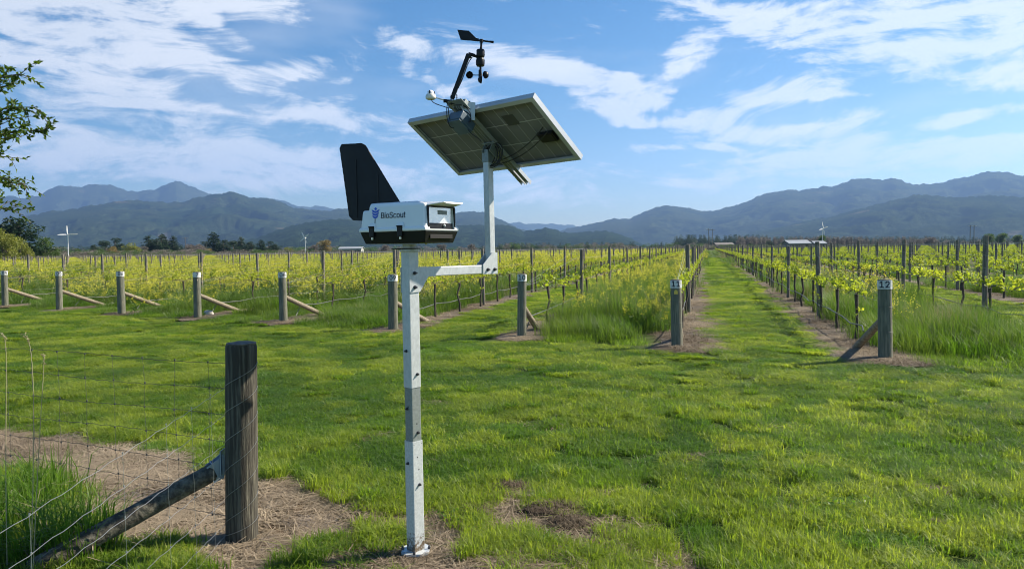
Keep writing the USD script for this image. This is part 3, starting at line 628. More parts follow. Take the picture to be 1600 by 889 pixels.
for i in range(nx):
    for j in range(ny):
        obj('solar_cell', box(cw - (.0035 if i % 2 == 0 else .0022), ch - .0045, .001, (-PW / 2 + mx_ + (i + .5) * cw, -PH / 2 + my_ + (j + .5) * ch, zs * (FD / 2 - .0089))), M['cell'], bs)
zb = zs * (FD / 2 - .0095)
obj('rating_sticker', box(.085, .085, .0012, (.22, -.115, zb - zs * .0006)), M['sticker'], so)
jb = obj('junction_box', box(.115, .075, .020, (PW / 2 - .115, .055, zb - zs * .010), r=.004), M['black'], so)
obj('junction_lid', box(.095, .06, .004, (PW / 2 - .115, .055, zb - zs * .021), r=.0015), M['black'], jb)


def pan(u, v, below=.02):               # point of the panel's own frame on the line of sight (u, v), a little under its back
    d = ray(u, v); o = PC - Rm[:, 2] * zs * below; t = np.dot(o - EYEP, Rm[:, 2]) / np.dot(d, Rm[:, 2]); return Rm.T @ (EYEP + d * t - PC)


for dx in (-.021, .021):                # the two mounting channels under it, running down the slope and past the low edge
    ch_ = cat_([box(.030, .74, .003, (dx, .035, -zs * (FD / 2 + .0045))), box(.003, .74, .022, (dx - .0135, .035, -zs * (FD / 2 + .017))), box(.003, .74, .022, (dx + .0135, .035, -zs * (FD / 2 + .017)))])
    obj('mounting_channel', ch_, M['alu'], so)
obj('pivot_clamp', cat_([box(.10, .085, .006, (0, .02, -zs * (FD / 2 + .032)), r=.002), box(.006, .07, .06, (-.03, .02, -zs * (FD / 2 + .060)), r=.002), box(.006, .07, .06, (.03, .02, -zs * (FD / 2 + .060)), r=.002)]), M['galv_dark'], so)
a0, a1 = pan(848, 200), pan(772, 243); a2, a3 = pan(856, 205), pan(775, 247)
for s_, e_, k_ in ((a0, a1, 1), (a2, a3, 2)):
    m1, m2 = s_ * .65 + e_ * .35, s_ * .25 + e_ * .75
    m1 = m1 + np.array([-.02 * k_, .045 + .02 * k_, -zs * .03]); m2 = m2 + np.array([0, .05, -zs * .05])
    obj('panel_cable', tube(bez(s_, m1, m2, e_ - np.array([0, 0, zs * .05]), 18), .0032, 6), M['cable'], so)
loops = []
for q in range(5):                      # the tied coil of cable round the top of the upright
    cc = Rm @ np.array([.01 + .012 * (q - 2), .03, -zs * (.085 + .006 * q)]) + PC
    an = np.linspace(0, 2 * np.pi, 25); r1, r2 = .045 + .006 * q, .065 + .004 * (q % 3)
    ax = unit(np.array([.8, -.5, .15 * (q - 2)])); loops.append(tube(cc + np.outer(np.cos(an) * r1, ax) + np.outer(np.sin(an) * r2, ez) + np.outer(np.sin(2 * an + q) * .008, [0.3, .6, 0]), .0036, 6))
co = cat_(loops); co.apply_translation(-PC); co.vertices = co.vertices @ Rm
obj('cable_coil', co, M['cable'], so)

# ------------------------------------------------------------------ wind sensor, light sensor and control box at the panel's upper edge
WY = 4.36
A_ = lambda u, v, dy=0.0: at(u, v, WY + dy)
O_ = A_(751, 90)
ws = thing('wind_sensor', 'black wind vane and cup anemometer on a slanting arm above the solar panel', 'wind sensor', O_)
loc = lambda p: np.asarray(p) - O_
ax_t, ax_b = loc(A_(752, 64)), loc(A_(750.3, 122))
obj('spindle', cyl(ax_t, loc(A_(750.6, 112)), .0065, n=10), M['black'], ws)
for (u, v0, v1, r) in ((751, 78, 90, .0245), (750.6, 92, 104, .0255)):
    p0, p1 = loc(A_(u, v0)), loc(A_(u, v1)); h = p0[2] - p1[2]
    obj('sensor_drum', lathe([(0, 0), (r * .8, 0), (r, h * .18), (r, h * .82), (r * .85, h), (0, h)], 20, p1), M['black'], ws, smooth=35)
hub = loc(A_(750.4, 118))
obj('cup_hub', cat_([cyl(hub + [0, 0, .03], hub + [0, 0, -.012], .009, .011, n=12), cyl(hub + [0, 0, -.012], hub + [0, 0, -.024], .011, .004, n=12)]), M['black'], ws)
for u, v, dy in ((733.5, 117.5, .02), (758, 117.5, .035), (752.5, 125, -.062)):
    c = loc(A_(u, v, dy)); d = unit(np.cross(c - hub, ez)); r = .0215
    sph = trimesh.creation.icosphere(2, r); sph = trimesh.intersections.slice_mesh_plane(sph, d, (0, 0, 0)); sh = sph.copy(); sh.vertices *= .9; sh.invert()
    cup = cat_([sph, sh]); cup.apply_translation(c)
    cu_ = obj('wind_cup', cup, M['black'], ws)
    obj('cup_arm', cyl(hub, c - (c - hub) * .2, .0028, n=8), M['black'], cu_)
vp = [(715, 47.5), (732.5, 49), (744, 60.5), (748, 61), (748, 65), (720, 62.5)]
q0 = A_(752, 64); vx = unit(A_(771, 66.5) - A_(752, 64.5)); vz = np.cross(vx, [0, 1, 0]); vz = vz if vz[2] > 0 else -vz
vpl = np.array([((A_(u, v) - q0) @ vx, (A_(u, v) - q0) @ vz) for u, v in vp])
obj('vane_tail', prism(Polygon(vpl).buffer(.001), .004, loc(q0), vx, vz), M['black'], ws)
obj('vane_arrow', cat_([cyl(loc(A_(746, 63.4)), loc(A_(771, 66.3)), .0052, n=10), cyl(loc(A_(766, 65.8)), loc(A_(771.5, 66.4)), .0066, n=10)]), M['black'], ws)
obj('vane_boss', cyl(loc(A_(752, 62)), loc(A_(752, 67)), .011, n=14), M['black'], ws)
ar = [A_(707, 153), A_(731.5, 87), A_(733, 84.5), A_(742, 87.5), A_(750, 92)]
d_ = unit(ar[1] - ar[0]); n_ = np.cross(d_, [0, 1, 0])
obj('support_arm', cat_([box(.024, .024, np.linalg.norm(ar[1] - ar[0]) + .015, rot=frame3(n_, np.cross(d_, n_), d_), r=.003).apply_translation(loc((ar[0] + ar[1]) / 2)), cyl(loc(ar[2]) - [.004, 0, 0], loc(ar[3]), .010, n=8), cyl(loc(ar[3]), loc(ar[4]), .008, n=8), box(.02, .028, .022, loc(A_(734, 88)), r=.003)]), M['black'], ws)
obj('arm_bracket', cat_([box(.004, .035, .055, loc(A_(705, 157)), r=.001), box(.004, .035, .055, loc(A_(714, 156)), r=.001), box(.04, .035, .004, loc(A_(709, 163)), r=.001), box(.014, .04, .006, loc(A_(709, 152)), r=.002)]), M['black'], ws)
obj('sensor_lead', tube(bez(loc(A_(738, 90)), loc(A_(729, 98, .03)), loc(A_(727, 118, .03)), loc(A_(716, 138)), 12), .0026, 6), M['cable'], ws)

ls0 = A_(673, 150)
ls = thing('light_sensor', 'small white domed light sensor on a thin rod left of the wind sensor', 'light sensor', ls0)
obj('body', lathe([(0, 0), (.022, 0), (.029, .005), (.031, .012), (.029, .024), (.024, .030), (0, .030)], 22, (0, 0, -.022)), M['offwhite'], ls, smooth=40)
obj('dome', lathe([(0.020, 0), (.019, .010), (.015, .018), (.008, .023), (0, .0245)], 22, (0, 0, .008)), M['white'], ls, smooth=50)
for a in np.radians([20, 140, 260]): obj('level_post', cyl((.021 * math.cos(a), .021 * math.sin(a), .006), (.021 * math.cos(a), .021 * math.sin(a), .026), .0035, n=8), M['black'], ls)
lf = lambda u, v, dy=0: A_(u, v, dy) - ls0
obj('rod', tube([lf(680, 152.5), lf(688, 155), lf(698, 158)], .0042, 8), M['silver'], ls)
obj('lead', tube(np.vstack([bez(lf(674, 155), lf(674, 163), lf(690, 165), lf(702, 170), 12)]), .0026, 6), M['cable'], ls)

cb0 = A_(721, 190)
cb = thing('control_box', 'blue grey control box hanging with looped cables under the solar panel upper edge', 'control box', cb0)
bx_ = unit(px_ * np.array([1, 1, 1])); by_ = unit(py_); bz_ = np.cross(bx_, by_)
TR = frame3(bx_, by_, bz_)
obj('case', box(.105, .125, .060, (0, 0, 0), rot=TR, r=.008).apply_translation((0, 0, -.005)), M['bluegrey'], cb)
obj('case_lid', box(.098, .118, .008, (0, 0, 0), rot=TR, r=.003).apply_translation(-bz_ * zs * .036 + [0, 0, -.005]), M['bluegrey'], cb)
cf = lambda u, v, dy=0: A_(u, v, dy) - cb0
obj('mounting_plate', cat_([box(.125, .12, .003, (0, 0, 0), rot=TR).apply_translation(cf(718, 168) + bz_ * zs * .0), box(.13, .03, .03, (0, 0, 0), rot=TR, r=.002).apply_translation(cf(716, 163))]), M['galv_dark'], cb)
obj('side_plate', prism(np.array([(-.05, .05), (.055, .042), (.05, -.06), (.012, -.055)]), .003, cf(728, 172, -.02), unit(e1 * .3 + np.array([.95, -.1, 0])), ez), M['galv'], cb)
obj('crossbar', cyl(cf(693, 158), cf(735, 161), .010, n=10), M['black'], cb)
obj('cable_gland', cat_([cyl(cf(733, 196), cf(731, 190), .009, n=10), cyl(cf(733, 184), cf(731, 180), .008, n=10)]), M['silver'], cb)
for pts in ([(700, 160), (694, 180), (702, 205), (709, 200)], [(702, 162), (698, 185), (706, 196), (709, 188)], [(709, 165), (735, 160), (740, 185), (732, 192)], [(716, 172), (742, 172), (738, 200), (730, 188)], [(731, 203), (740, 215), (748, 214), (752, 222)]):
    obj('cable', tube(bez(*[cf(u, v, -.03) for u, v in pts], 14), .003, 6), M['cable'], cb)

# ------------------------------------------------------------------ vineyard
ORD = ['', 'first', 'second', 'third', 'fourth', 'fifth', 'sixth', 'seventh', 'eighth', 'ninth', 'tenth', 'eleventh', 'twelfth', 'thirteenth', 'fourteenth', 'fifteenth', 'sixteenth', 'seventeenth', 'eighteenth', 'nineteenth']
TENS = {20: 'twent', 30: 'thirt', 40: 'fort', 50: 'fift', 60: 'sixt', 70: 'sevent', 80: 'eight', 90: 'ninet'}


def ordinal(n):
    if n < 20: return ORD[n]
    if n >= 100: return 'hundred and ' + (ordinal(n - 100) if n > 100 else 'zeroth')
    t = TENS[n // 10 * 10]
    return t + 'ieth' if n % 10 == 0 else t + 'y ' + ORD[n % 10]


POSTNO = {12: '12', 11: '11', 10: '10', 9: '09', 8: '08', 7: '7', 6: '06', 5: '05', 4: '04'}
def row_words(k):
    side, n = ('right', k - 11) if k >= 12 else ('left', 12 - k)
    return f'in the {ordinal(n)} row {side} of the mown alley' if n > 1 else f'in the row along the {side} of the mown alley'


ROWANG = math.atan2(ROWD[1], ROWD[0])


def row_pt(k, t, s=0.0):
    e = ENDS[k]; return e[0] + t * ROWD[0] + s * ROWN[0], e[1] + t * ROWD[1] + s * ROWN[1]


# end posts with their number bands and stays
TOPS = {12: 437, 11: 437, 10: 428, 9: 429, 8: 425, 7: 425, 6: 424, 5: 424, 4: 423}
ENDLBL = {12: 'thick end post numbered 12 right of the mown alley, dark stay on its left', 11: 'thick end post numbered 11 with small yellow tag, left of the mown alley',
          10: 'thick end post numbered 10 with short stay, right of the steel post', 9: 'thick end post numbered 09 just left of the steel instrument post',
          8: 'thick end post numbered 08 between posts 7 and 09 before yellow flowers', 7: 'thick end post numbered 7 with white stone at its foot', 6: 'thick end post numbered 06 third from the left edge',
          5: 'thick end post numbered 05 second from the left edge', 4: 'thick end post numbered 04 at the far left edge of the picture'}


def knobbly(p0, p1, r0, r1, n, seed, seg=9, cap_r=.012, amp=.05):
    """a round timber: slightly out of round, with a softened end"""
    t = np.concatenate([[0], np.linspace(.01, .985, seg), [1.0]]); pts = np.array(p0) + np.outer(t, np.array(p1) - np.array(p0))
    r = r0 + (r1 - r0) * t; r[-1] -= cap_r
    m = tube(pts, r, n); nz = meshkit.fbm(m.vertices * np.array([9, 9, 2.2]) + seed, 3, seed) - .5
    ax = unit(np.array(p1) - np.array(p0)); q = m.vertices - np.array(p0); rad = q - np.outer(q @ ax, ax)
    m.vertices = m.vertices + rad * (nz * amp * 3)[:, None]
    return m


for k in sorted(POSTNO):
    ex, ey = ENDS[k]; h = float(at(ENDS_PX[k][0], TOPS[k], ey)[2]); r = (.092 if k >= 10 else .098) * (1 + .06 * math.sin(k * 2.3))
    g = float(ground_z(ex, ey))
    lean = np.random.default_rng(k).uniform(-.022, .022, 2)
    ep = thing('numbered_end_post', ENDLBL[k], 'end post', (ex, ey, g))
    top = np.array([lean[0] * h, lean[1] * h, h - g])
    obj('post', knobbly((0, 0, -.05), top, r * 1.02, r * .96, 18, k * 5 + 1, cap_r=.008, amp=.02), M['wood_grey'], ep, smooth=40)
    obj('post_top', cyl(top - [0, 0, .001], top + [0, 0, .004], r * .90, r * .86, n=18), M['wood_end'], ep)
    bz = h - g - .012; bh = .125
    tb = lambda z: np.array([lean[0] * z, lean[1] * z, z])
    rb = r * 1.03
    bnd = tube([tb(bz - bh), tb(bz - bh * .5), tb(bz)], rb, 22)
    bd = obj('number_band', bnd, M['band'], ep, smooth=40)
    # numerals bent round the band, facing the headland
    s = POSTNO[k]; txt = meshkit.text_mesh(s, .090, .002, bold=True)
    txt = txt.subdivide_to_size(.012) if hasattr(txt, 'subdivide_to_size') else txt
    v = txt.vertices.copy(); v[:, 0] -= (v[:, 0].min() + v[:, 0].max()) / 2
    face = math.atan2(-ey, -ex) + (.0 if k > 8 else .12)      # they look out towards the track
    a = face + v[:, 0] / rb; rr = rb + .0006 + v[:, 2]
    c = np.array([tb(z) for z in bz - bh + .026 + v[:, 1]])
    txt.vertices = c + np.stack([rr * np.cos(a), rr * np.sin(a), 0 * a], 1)
    obj('numeral', txt, M['ink'], bd)
    for z in (.42, .78): obj('tie_wire', tube(np.stack([(r * 1.03) * np.cos(np.linspace(0, 2 * np.pi, 19)), (r * 1.03) * np.sin(np.linspace(0, 2 * np.pi, 19)), np.full(19, z)], 1) + tb(z) * [1, 1, 0], .0016, 4), M['wire_dark'], ep)
    if k == 11:
        f2 = math.atan2(-ey, -ex) - .02; cpt = tb(bz - bh - .065) + np.array([math.cos(f2), math.sin(f2), 0]) * (r * 1.0 + .004)
        obj('yellow_tag', prism(np.array([(-.030, -.035), (.030, -.035), (.030, .010), (.006, .040), (-.008, .040), (-.030, .010)]), .003, cpt, (-math.sin(f2), math.cos(f2), 0), (0, 0, 1)), M['yellow_tag'], ep)
    if k == 7:
        f2 = math.atan2(-ey, -ex) + .1; cpt = tb(bz - bh - .075) + np.array([math.cos(f2), math.sin(f2), 0]) * (r * 1.0)
        obj('timber_knot', trimesh.creation.icosphere(1, .030).apply_scale((.5, .9, 1)).apply_translation(cpt), M['wood_stay'], ep)
    # the stay runs down into the row
    L = {12: 1.25, 11: 1.15, 10: 1.2}.get(k, 1.75); zt = {12: .62, 11: .5, 10: .62}.get(k, .62); sd = {12: -.17, 11: .02, 10: .05}.get(k, .12)
    d2 = np.array([*(ROWD * L + ROWN * sd), 0.0]); p0 = np.array([*(ROWD * r * .7), zt]); p1 = d2 + [0, 0, .02]
    obj('stay', knobbly(p1, p0, .062, .055, 12, k + 40, amp=.03), M['wood_stay'], ep, smooth=40)

# line posts: the 300 that show largest are things, the rest one mass
protos_lp = []
def line_mesh(seed, r, h):
    return knobbly((0, 0, -.05), (np.sin(seed) * .02, np.cos(seed * 2) * .02, h), r, r * .92, 9, seed, seg=4, cap_r=.006, amp=.03)


ROWKV = [k for k in ROWK if -58 <= k <= 40]
posts, vines = [], []
for k in ROWKV:
    rr = np.random.default_rng(500 + k + 100)
    for i in range(1, int(ROWLEN / 6.6)):
        t = 6.7 + (i - 1) * 6.55; x, y = row_pt(k, t, rr.normal(0, .03))
        if y < 2: continue
        u, v, z = project([x, y, 1.0])
        if z > 1 and -60 < u < 1660: posts.append((z, k, i, x, y))
    for i in range(1, int(ROWLEN / 1.85)):
        t = .75 + i * 1.85 - (.2 if k == 12 else 0); x, y = row_pt(k, t, rr.normal(0, .03))
        if y < 2: continue
        u, v, z = project([x, y, .8])
        if z > 1 and -80 < u < 1680: vines.append((z, k, i, x, y))
posts.sort(); vines.sort()
print('line posts', len(posts), 'vines', len(vines))
NEAR = 300
lp_var = [line_mesh(3, .060, 1.74), line_mesh(8, .050, 1.70), line_mesh(13, .055, 1.78), line_mesh(21, .045, 1.72)]
lp_src = {}
for z, k, i, x, y in posts[:NEAR]:
    q = np.random.default_rng(k * 97 + i * 13 + 9000); vi = int(q.integers(0, 4)); g = float(ground_z(x, y)) if y < 40 else 0.0
    lab = f'{ordinal(i)} tall wooden line post {row_words(k)}'; grp = 'line posts standing in the vine rows'; tl = (q.normal(0, .7), q.normal(0, .7)); sc = (1, 1, q.uniform(.97, 1.03))
    if vi not in lp_src:
        t_ = thing('line_post', lab, 'line post', (x, y, g), q.uniform(0, 6), grp, sc, tl); obj('post', lp_var[vi], M['wood_line'], t_, smooth=40)
        for z_ in (.86, 1.45): obj('staple', box(.012, .012, .03, (-.052, 0, z_)), M['wire_dark'], t_)
        lp_src[vi] = t_
    else:
        dup(lp_src[vi], 'line_post', lab, 'line post', (x, y, g), q.uniform(0, 6), grp, sc, tl)
far = posts[NEAR:]
q = np.random.default_rng(71)
scatter('distant_line_posts', [('timber_post', line_mesh(s, .055, 1.72), M['wood_line'], None) for s in (5, 6)], [(x, y, 0) for _, _, _, x, y in far], q.uniform(0, 6, len(far)), q.uniform(.96, 1.03, len(far)), q.integers(0, 2, len(far)),
        'far off wooden line posts thinning out towards the end of the vineyard', 'line posts', tilt=(np.abs(q.normal(0, .012, len(far))), q.uniform(0, 6, len(far))))


# vines: x runs along the row
def leaf_quads(c, d, nrm, size, rs, narrow=.8):
    """folded leaves: two triangles a side; c centres at the stalk, d direction, nrm rough normal"""
    n = len(c); s = np.cross(d, nrm); s /= np.linalg.norm(s, axis=1, keepdims=True) + 1e-9; w = np.cross(s, d)
    size = np.broadcast_to(size, (n,))[:, None]
    a = c; b = c + d * size; m = c + d * size * .45
    l = m + s * size * .5 * narrow + w * size * .12; r = m - s * size * .5 * narrow + w * size * .12
    v = np.stack([a, l, b, r], 1).reshape(-1, 3); i = np.arange(n)[:, None] * 4
    return v, np.vstack([i + [0, 2, 1], i + [0, 3, 2]])


def dirs(n, q, up=.3):
    d = q.normal(size=(n, 3)); d[:, 2] += up; return d / np.linalg.norm(d, axis=1, keepdims=True)


def make_vine(seed, lush):
    q = np.random.default_rng(seed); wood = []; h = .82 + q.uniform(-.03, .03)
    pts = np.array([[0, 0, -.03], [q.normal(0, .03), q.normal(0, .02), .25], [q.normal(0, .04), q.normal(0, .02), .5], [q.normal(0, .02), 0, h - .08], [0, 0, h]])
    wood.append(tube(pts, np.array([.034, .026, .024, .030, .036]), 6))
    cv, cf, ct, n0 = [], [], [], 0
    canes = []
    for s in (-1, 1):
        L = q.uniform(.72, .92); c = bez((0, 0, h - .03), (s * .2, q.normal(0, .03), h + .12), (s * .55, q.normal(0, .02), h + .05), (s * L, q.normal(0, .02), h - q.uniform(0, .06)), 9)
        wood.append(tube(c, .011, 5, .006)); canes.append(c)
    shoots = []
    for c in canes:
        for f in np.arange(.12, 1.0, .085 if lush else .11):
            if q.random() < .12: continue
            p = c[min(int(f * 8), 7)] + (c[min(int(f * 8) + 1, 8)] - c[min(int(f * 8), 7)]) * (f * 8 % 1); Ls = q.uniform(.07, .26) * (1.15 if lush else .85)
            d = unit([q.normal(0, .35), q.normal(0, .35), 1.0]); shoots.append((p, d, Ls))
    if q.random() < .6: shoots.append((np.array([0, 0, h * .6]), unit([.3, .5, .6]), .12))
    for p, d, Ls in shoots:
        n = int(4 + Ls * 36); tt = q.uniform(.1, 1, n); c = p + np.outer(tt * Ls, d) + q.normal(0, .022, (n, 3)); dd = dirs(n, q, .25)
        v, f = leaf_quads(c, dd, dirs(n, q, 1.2), q.uniform(.045, .090, n) * (1.1 - .4 * tt), q, .95)
        cv.append(v); cf.append(f + n0); n0 += len(v); ct.append(np.repeat(np.clip(q.normal(.45, .25, n) + tt * .35, 0, 1), 4))
        wood.append(tube([p, p + d * Ls * .6, p + d * Ls], .0035, 3)) if Ls > .12 else None
    return cat_(wood), (np.vstack(cv), np.vstack(cf)), np.concatenate(ct)


vv = [make_vine(s, s % 2 == 0) for s in range(6)]
v_src = {}
for z, k, i, x, y in vines[:NEAR]:
    q = np.random.default_rng(k * 131 + i * 7 + 4000); vi = int(q.integers(0, 6)); g = float(ground_z(x, y)) if y < 40 else 0.0
    lab = f'{ordinal(i)} grape vine {row_words(k)}'; grp = 'grape vines trained along the rows'
    rz = ROWANG + (math.pi if q.random() < .5 else 0); sc = (1, 1, q.uniform(.95, 1.06))
    if vi not in v_src:
        t_ = thing('grape_vine', lab, 'vine', (x, y, g), rz, grp, sc); obj('trunk', vv[vi][0], M['bark'], t_, smooth=50); obj('leaves', vv[vi][1], M['vleaf'], t_, tint=vv[vi][2]); v_src[vi] = t_
    else:
        dup(v_src[vi], 'grape_vine', lab, 'vine', (x, y, g), rz, grp, sc)
far = vines[NEAR:]; q = np.random.default_rng(72)
# far vines: same plants, trunk and leaves scattered together
pos = np.array([(x, y, 0) for _, _, _, x, y in far]); yaw = ROWANG + np.where(q.random(len(far)) < .5, math.pi, 0); sc = q.uniform(.95, 1.08, len(far)); idx = q.integers(0, 3, len(far))
scatter('distant_vine_trunks', [('vine_trunk', vv[j][0], M['bark'], None) for j in range(3)], pos, yaw, sc, idx, 'dark trunks of the far vines receding along the rows', 'vine trunks')
scatter('distant_vine_leaves', [('vine_foliage', vv[j][1], M['vleaf'], vv[j][2]) for j in range(3)], pos, yaw, sc, idx, 'yellow green leaves of the far vines receding along the rows', 'vine leaves')

# trellis wires and irrigation pipes, row by row
for k in range(1, 17):
    w = [z_ for z_ in (.86, 1.18, 1.45, 1.68)]; x1, y1 = row_pt(k, 110)
    tw = thing('trellis_wires', f'thin trellis wires strung {row_words(k)}', 'trellis wires', (*ENDS[k], 0), ROWANG)
    q = np.random.default_rng(k + 60)
    for z_ in w:
        ts = np.concatenate([[0.0], 6.7 + 6.55 * np.arange(0, 16)]); ze = min(z_, .95)
        zz = np.full(len(ts), z_); zz[0] = ze
        pts = []
        for a, b, za, zb2 in zip(ts[:-1], ts[1:], zz[:-1], zz[1:]):
            for f in (0, .25, .5, .75): pts.append((a + (b - a) * f, 0.045, za + (zb2 - za) * f - .03 * 4 * f * (1 - f) * (1 if a > 0 else .3)))
        obj('wire', tube(np.array(pts), .0016, 3), M['wire'], tw)
    pts = [(a, .03 + q.normal(0, .012), .36 + q.normal(0, .02) - .02 * (i % 2)) for i, a in enumerate(np.arange(.9 if k != 12 else 1.6, 90, .95))]
    pts = [(pts[0][0] - .25, .05, .12 if k != 12 else .30)] + pts
    p_ = obj('irrigation_pipe', tube(np.array(pts), .010, 6), M['pipe'])
    p_.AddTranslateOp().Set(Gf.Vec3d(*ENDS[k], 0)); p_.AddRotateZOp().Set(math.degrees(ROWANG))
    tag(p_, f'thin dark irrigation pipe hung low {row_words(k)}', 'pipe')

# stones
for (u, v, s, lab) in ((326, 494, .11, 'rounded pale stone lying against the foot of end post 7'), (174, 476, .06, 'small pale stone in the grass between end posts 05 and 06'), (184, 491, .035, 'tiny pale stone at the left foot of end post 06')):
    p = G(u, v); m = trimesh.creation.icosphere(3, 1.0); m.vertices *= (1 + .35 * (meshkit.fbm(m.vertices * 1.3 + u, 3, 2) - .5))[:, None]; m.vertices *= np.array([1.25, 1.0, .85]) * s
    o = obj('pale_stone', m, M['stone'], smooth=60); o.AddTranslateOp().Set(Gf.Vec3d(p[0], p[1], float(ground_z(p[0], p[1])) + s * .6)); tag(o, lab, 'stone')

# ------------------------------------------------------------------ wire fence on the left
FP = np.array([-1.635, 4.39, 0.0]); FP[2] = float(ground_z(FP[0], FP[1]))
fp = thing('fence_post', 'thick weathered round fence post in the left foreground with wires wrapped round it', 'fence post', FP)
hp = float(at(374, 536, 4.39)[2]) - FP[2]
m = knobbly((0.0, 0, -.06), (.035, 0, hp), .094, .088, 40, 77, seg=34, cap_r=.006, amp=.035)
ang = np.arctan2(m.vertices[:, 1], m.vertices[:, 0]); gro = meshkit.noise(np.stack([np.cos(ang) * 6, np.sin(ang) * 6, m.vertices[:, 2] * .7], -1), 31)
m.vertices[:, :2] *= (1 - .07 * np.clip(gro - .62, 0, 1) / .38)[:, None]
obj('post', m, M['wood'], fp, smooth=50)
tp = lathe([(.084, -.004), (.085, .001), (.080, .004), (0, .005)], 36, (.035, 0, hp)); tp.vertices[:, 2] += (meshkit.fbm(tp.vertices * 30, 3, 5) - .5) * .010
obj('post_top', tp, M['wood_end'], fp, smooth=40)
st0, st1 = at(349, 728, 4.40) - FP, G(50, 900) - FP + [0, 0, .03]
sa = st0 + unit(st1 - st0) * .055
obj('stay', knobbly(st1, sa, .060, .053, 20, 90, seg=16, amp=.05), M['wood_brace'], fp, smooth=50)
du = unit(sa - st1); sd_ = unit(np.cross(du, ez)); ud = np.cross(sd_, du)
brk = cat_([prism(np.array([(-.03, -.055), (.03, -.055), (.085, .02), (.085, .075), (.045, .062), (-.03, .05)]), .004, sa + sd_ * .030 * s, du, ud) for s in (-1, 1)] + [prism(np.array([(-.045, -.055), (.045, -.055), (.045, .06), (-.045, .06)]), .004, sa + du * .004, sd_, ud), prism(np.array([(-.045, -.03), (.045, -.03), (.045, .115), (-.045, .115)]), .004, st0 + np.array([.005, -.01, -.01]), unit(np.cross(ez, [1, 0, 0])), ez)])
obj('stay_bracket', brk, M['bluegrey_metal'], fp)
# netting running back to the left
f1 = unit(np.array([-2.02, .93, 0])); wz = [1.055, .897, .742, .59, .44, .29, .13]
wf = thing('wire_fence', 'rusty wire netting fence running back left from the fence post', 'wire fence', FP + [-.06, 0, -FP[2]])
q = np.random.default_rng(5)
for z_ in wz:
    s_ = np.arange(0, 5.2, .07); pts = np.outer(s_, f1) + np.stack([0 * s_, 0 * s_, z_ + .004 * np.sin(s_ * 44) + .008 * np.sin(s_ * 3 + z_ * 9)], 1)
    obj('line_wire', tube(pts, .0016, 4), M['wire_dark'], wf)
for s_ in np.arange(.15, 5.1, .275):
    pts = [f1 * (s_ + q.normal(0, .008)) + [0, 0.002, z_] for z_ in wz]; pts = np.array(pts)
    obj('stay_wire', tube(pts, .0011, 4), M['wire_dark'], wf)
    kn = cat_([box(.008, .008, .009, p) for p in pts]); tag(obj('wire_knots', kn, M['wire_dark'], wf), kind='stuff')
# netting running towards the viewer, past the left of the camera
wf2 = thing('wire_fence', 'bright galvanised netting fence running towards the viewer from the fence post', 'wire fence', (FP[0], FP[1], 0))
za = [1.06, .915, .765, .61, .45, .29, .14]; zb_ = [.908, .749, .575, .40, .243, .10, .03]; zc = [.908, .79, .69, .57, .45, .30, .15]
far_pt = np.array([-1.477, 2.11, 0]) - FP * [1, 1, 0]; near_pt = far_pt + (far_pt - np.array([-.09, -.05, 0])) * .78
lines = []
for a_, b_, c_ in zip(za, zb_, zc):
    an = np.radians(np.linspace(12, -165, 13)); xr = .096 + .035 * a_ / 1.2 * 0
    ctr = np.array([.030 * (a_ / 1.15), 0, 0])
    wrap = np.stack([ctr[0] + xr * np.cos(an), xr * np.sin(an), np.linspace(a_, b_, 13)], 1)
    e_ = np.array([far_pt[0], far_pt[1], c_]); n_ = np.array([near_pt[0], near_pt[1], c_ + (c_ - b_) * .78])
    seg = [wrap[-1] + (e_ - wrap[-1]) * f for f in np.linspace(.03, 1, 32)] + [e_ + (n_ - e_) * f for f in np.linspace(.05, 1, 20)]
    seg = np.array(seg); seg[:, 2] += .0035 * np.sin(np.arange(len(seg)) * 1.9)
    pl = np.vstack([wrap, seg]); lines.append(pl)
    obj('line_wire', tube(pl, .0010, 5), M['wire'], wf2)
for f in (.085, .235, .40, .62, .93, 1.35):
    pts = []
    for a_, b_, c_ in zip(za, zb_, zc):
        w0 = np.array([-.09, -.02, b_]); e_ = np.array([far_pt[0], far_pt[1], c_]); pts.append(w0 + (e_ - w0) * f)
    pts = np.array(pts); obj('stay_wire', tube(pts, .0007, 4), M['wire'], wf2)
    tag(obj('wire_knots', cat_([box(.0045, .0045, .007, p) for p in pts]), M['wire'], wf2), kind='stuff')

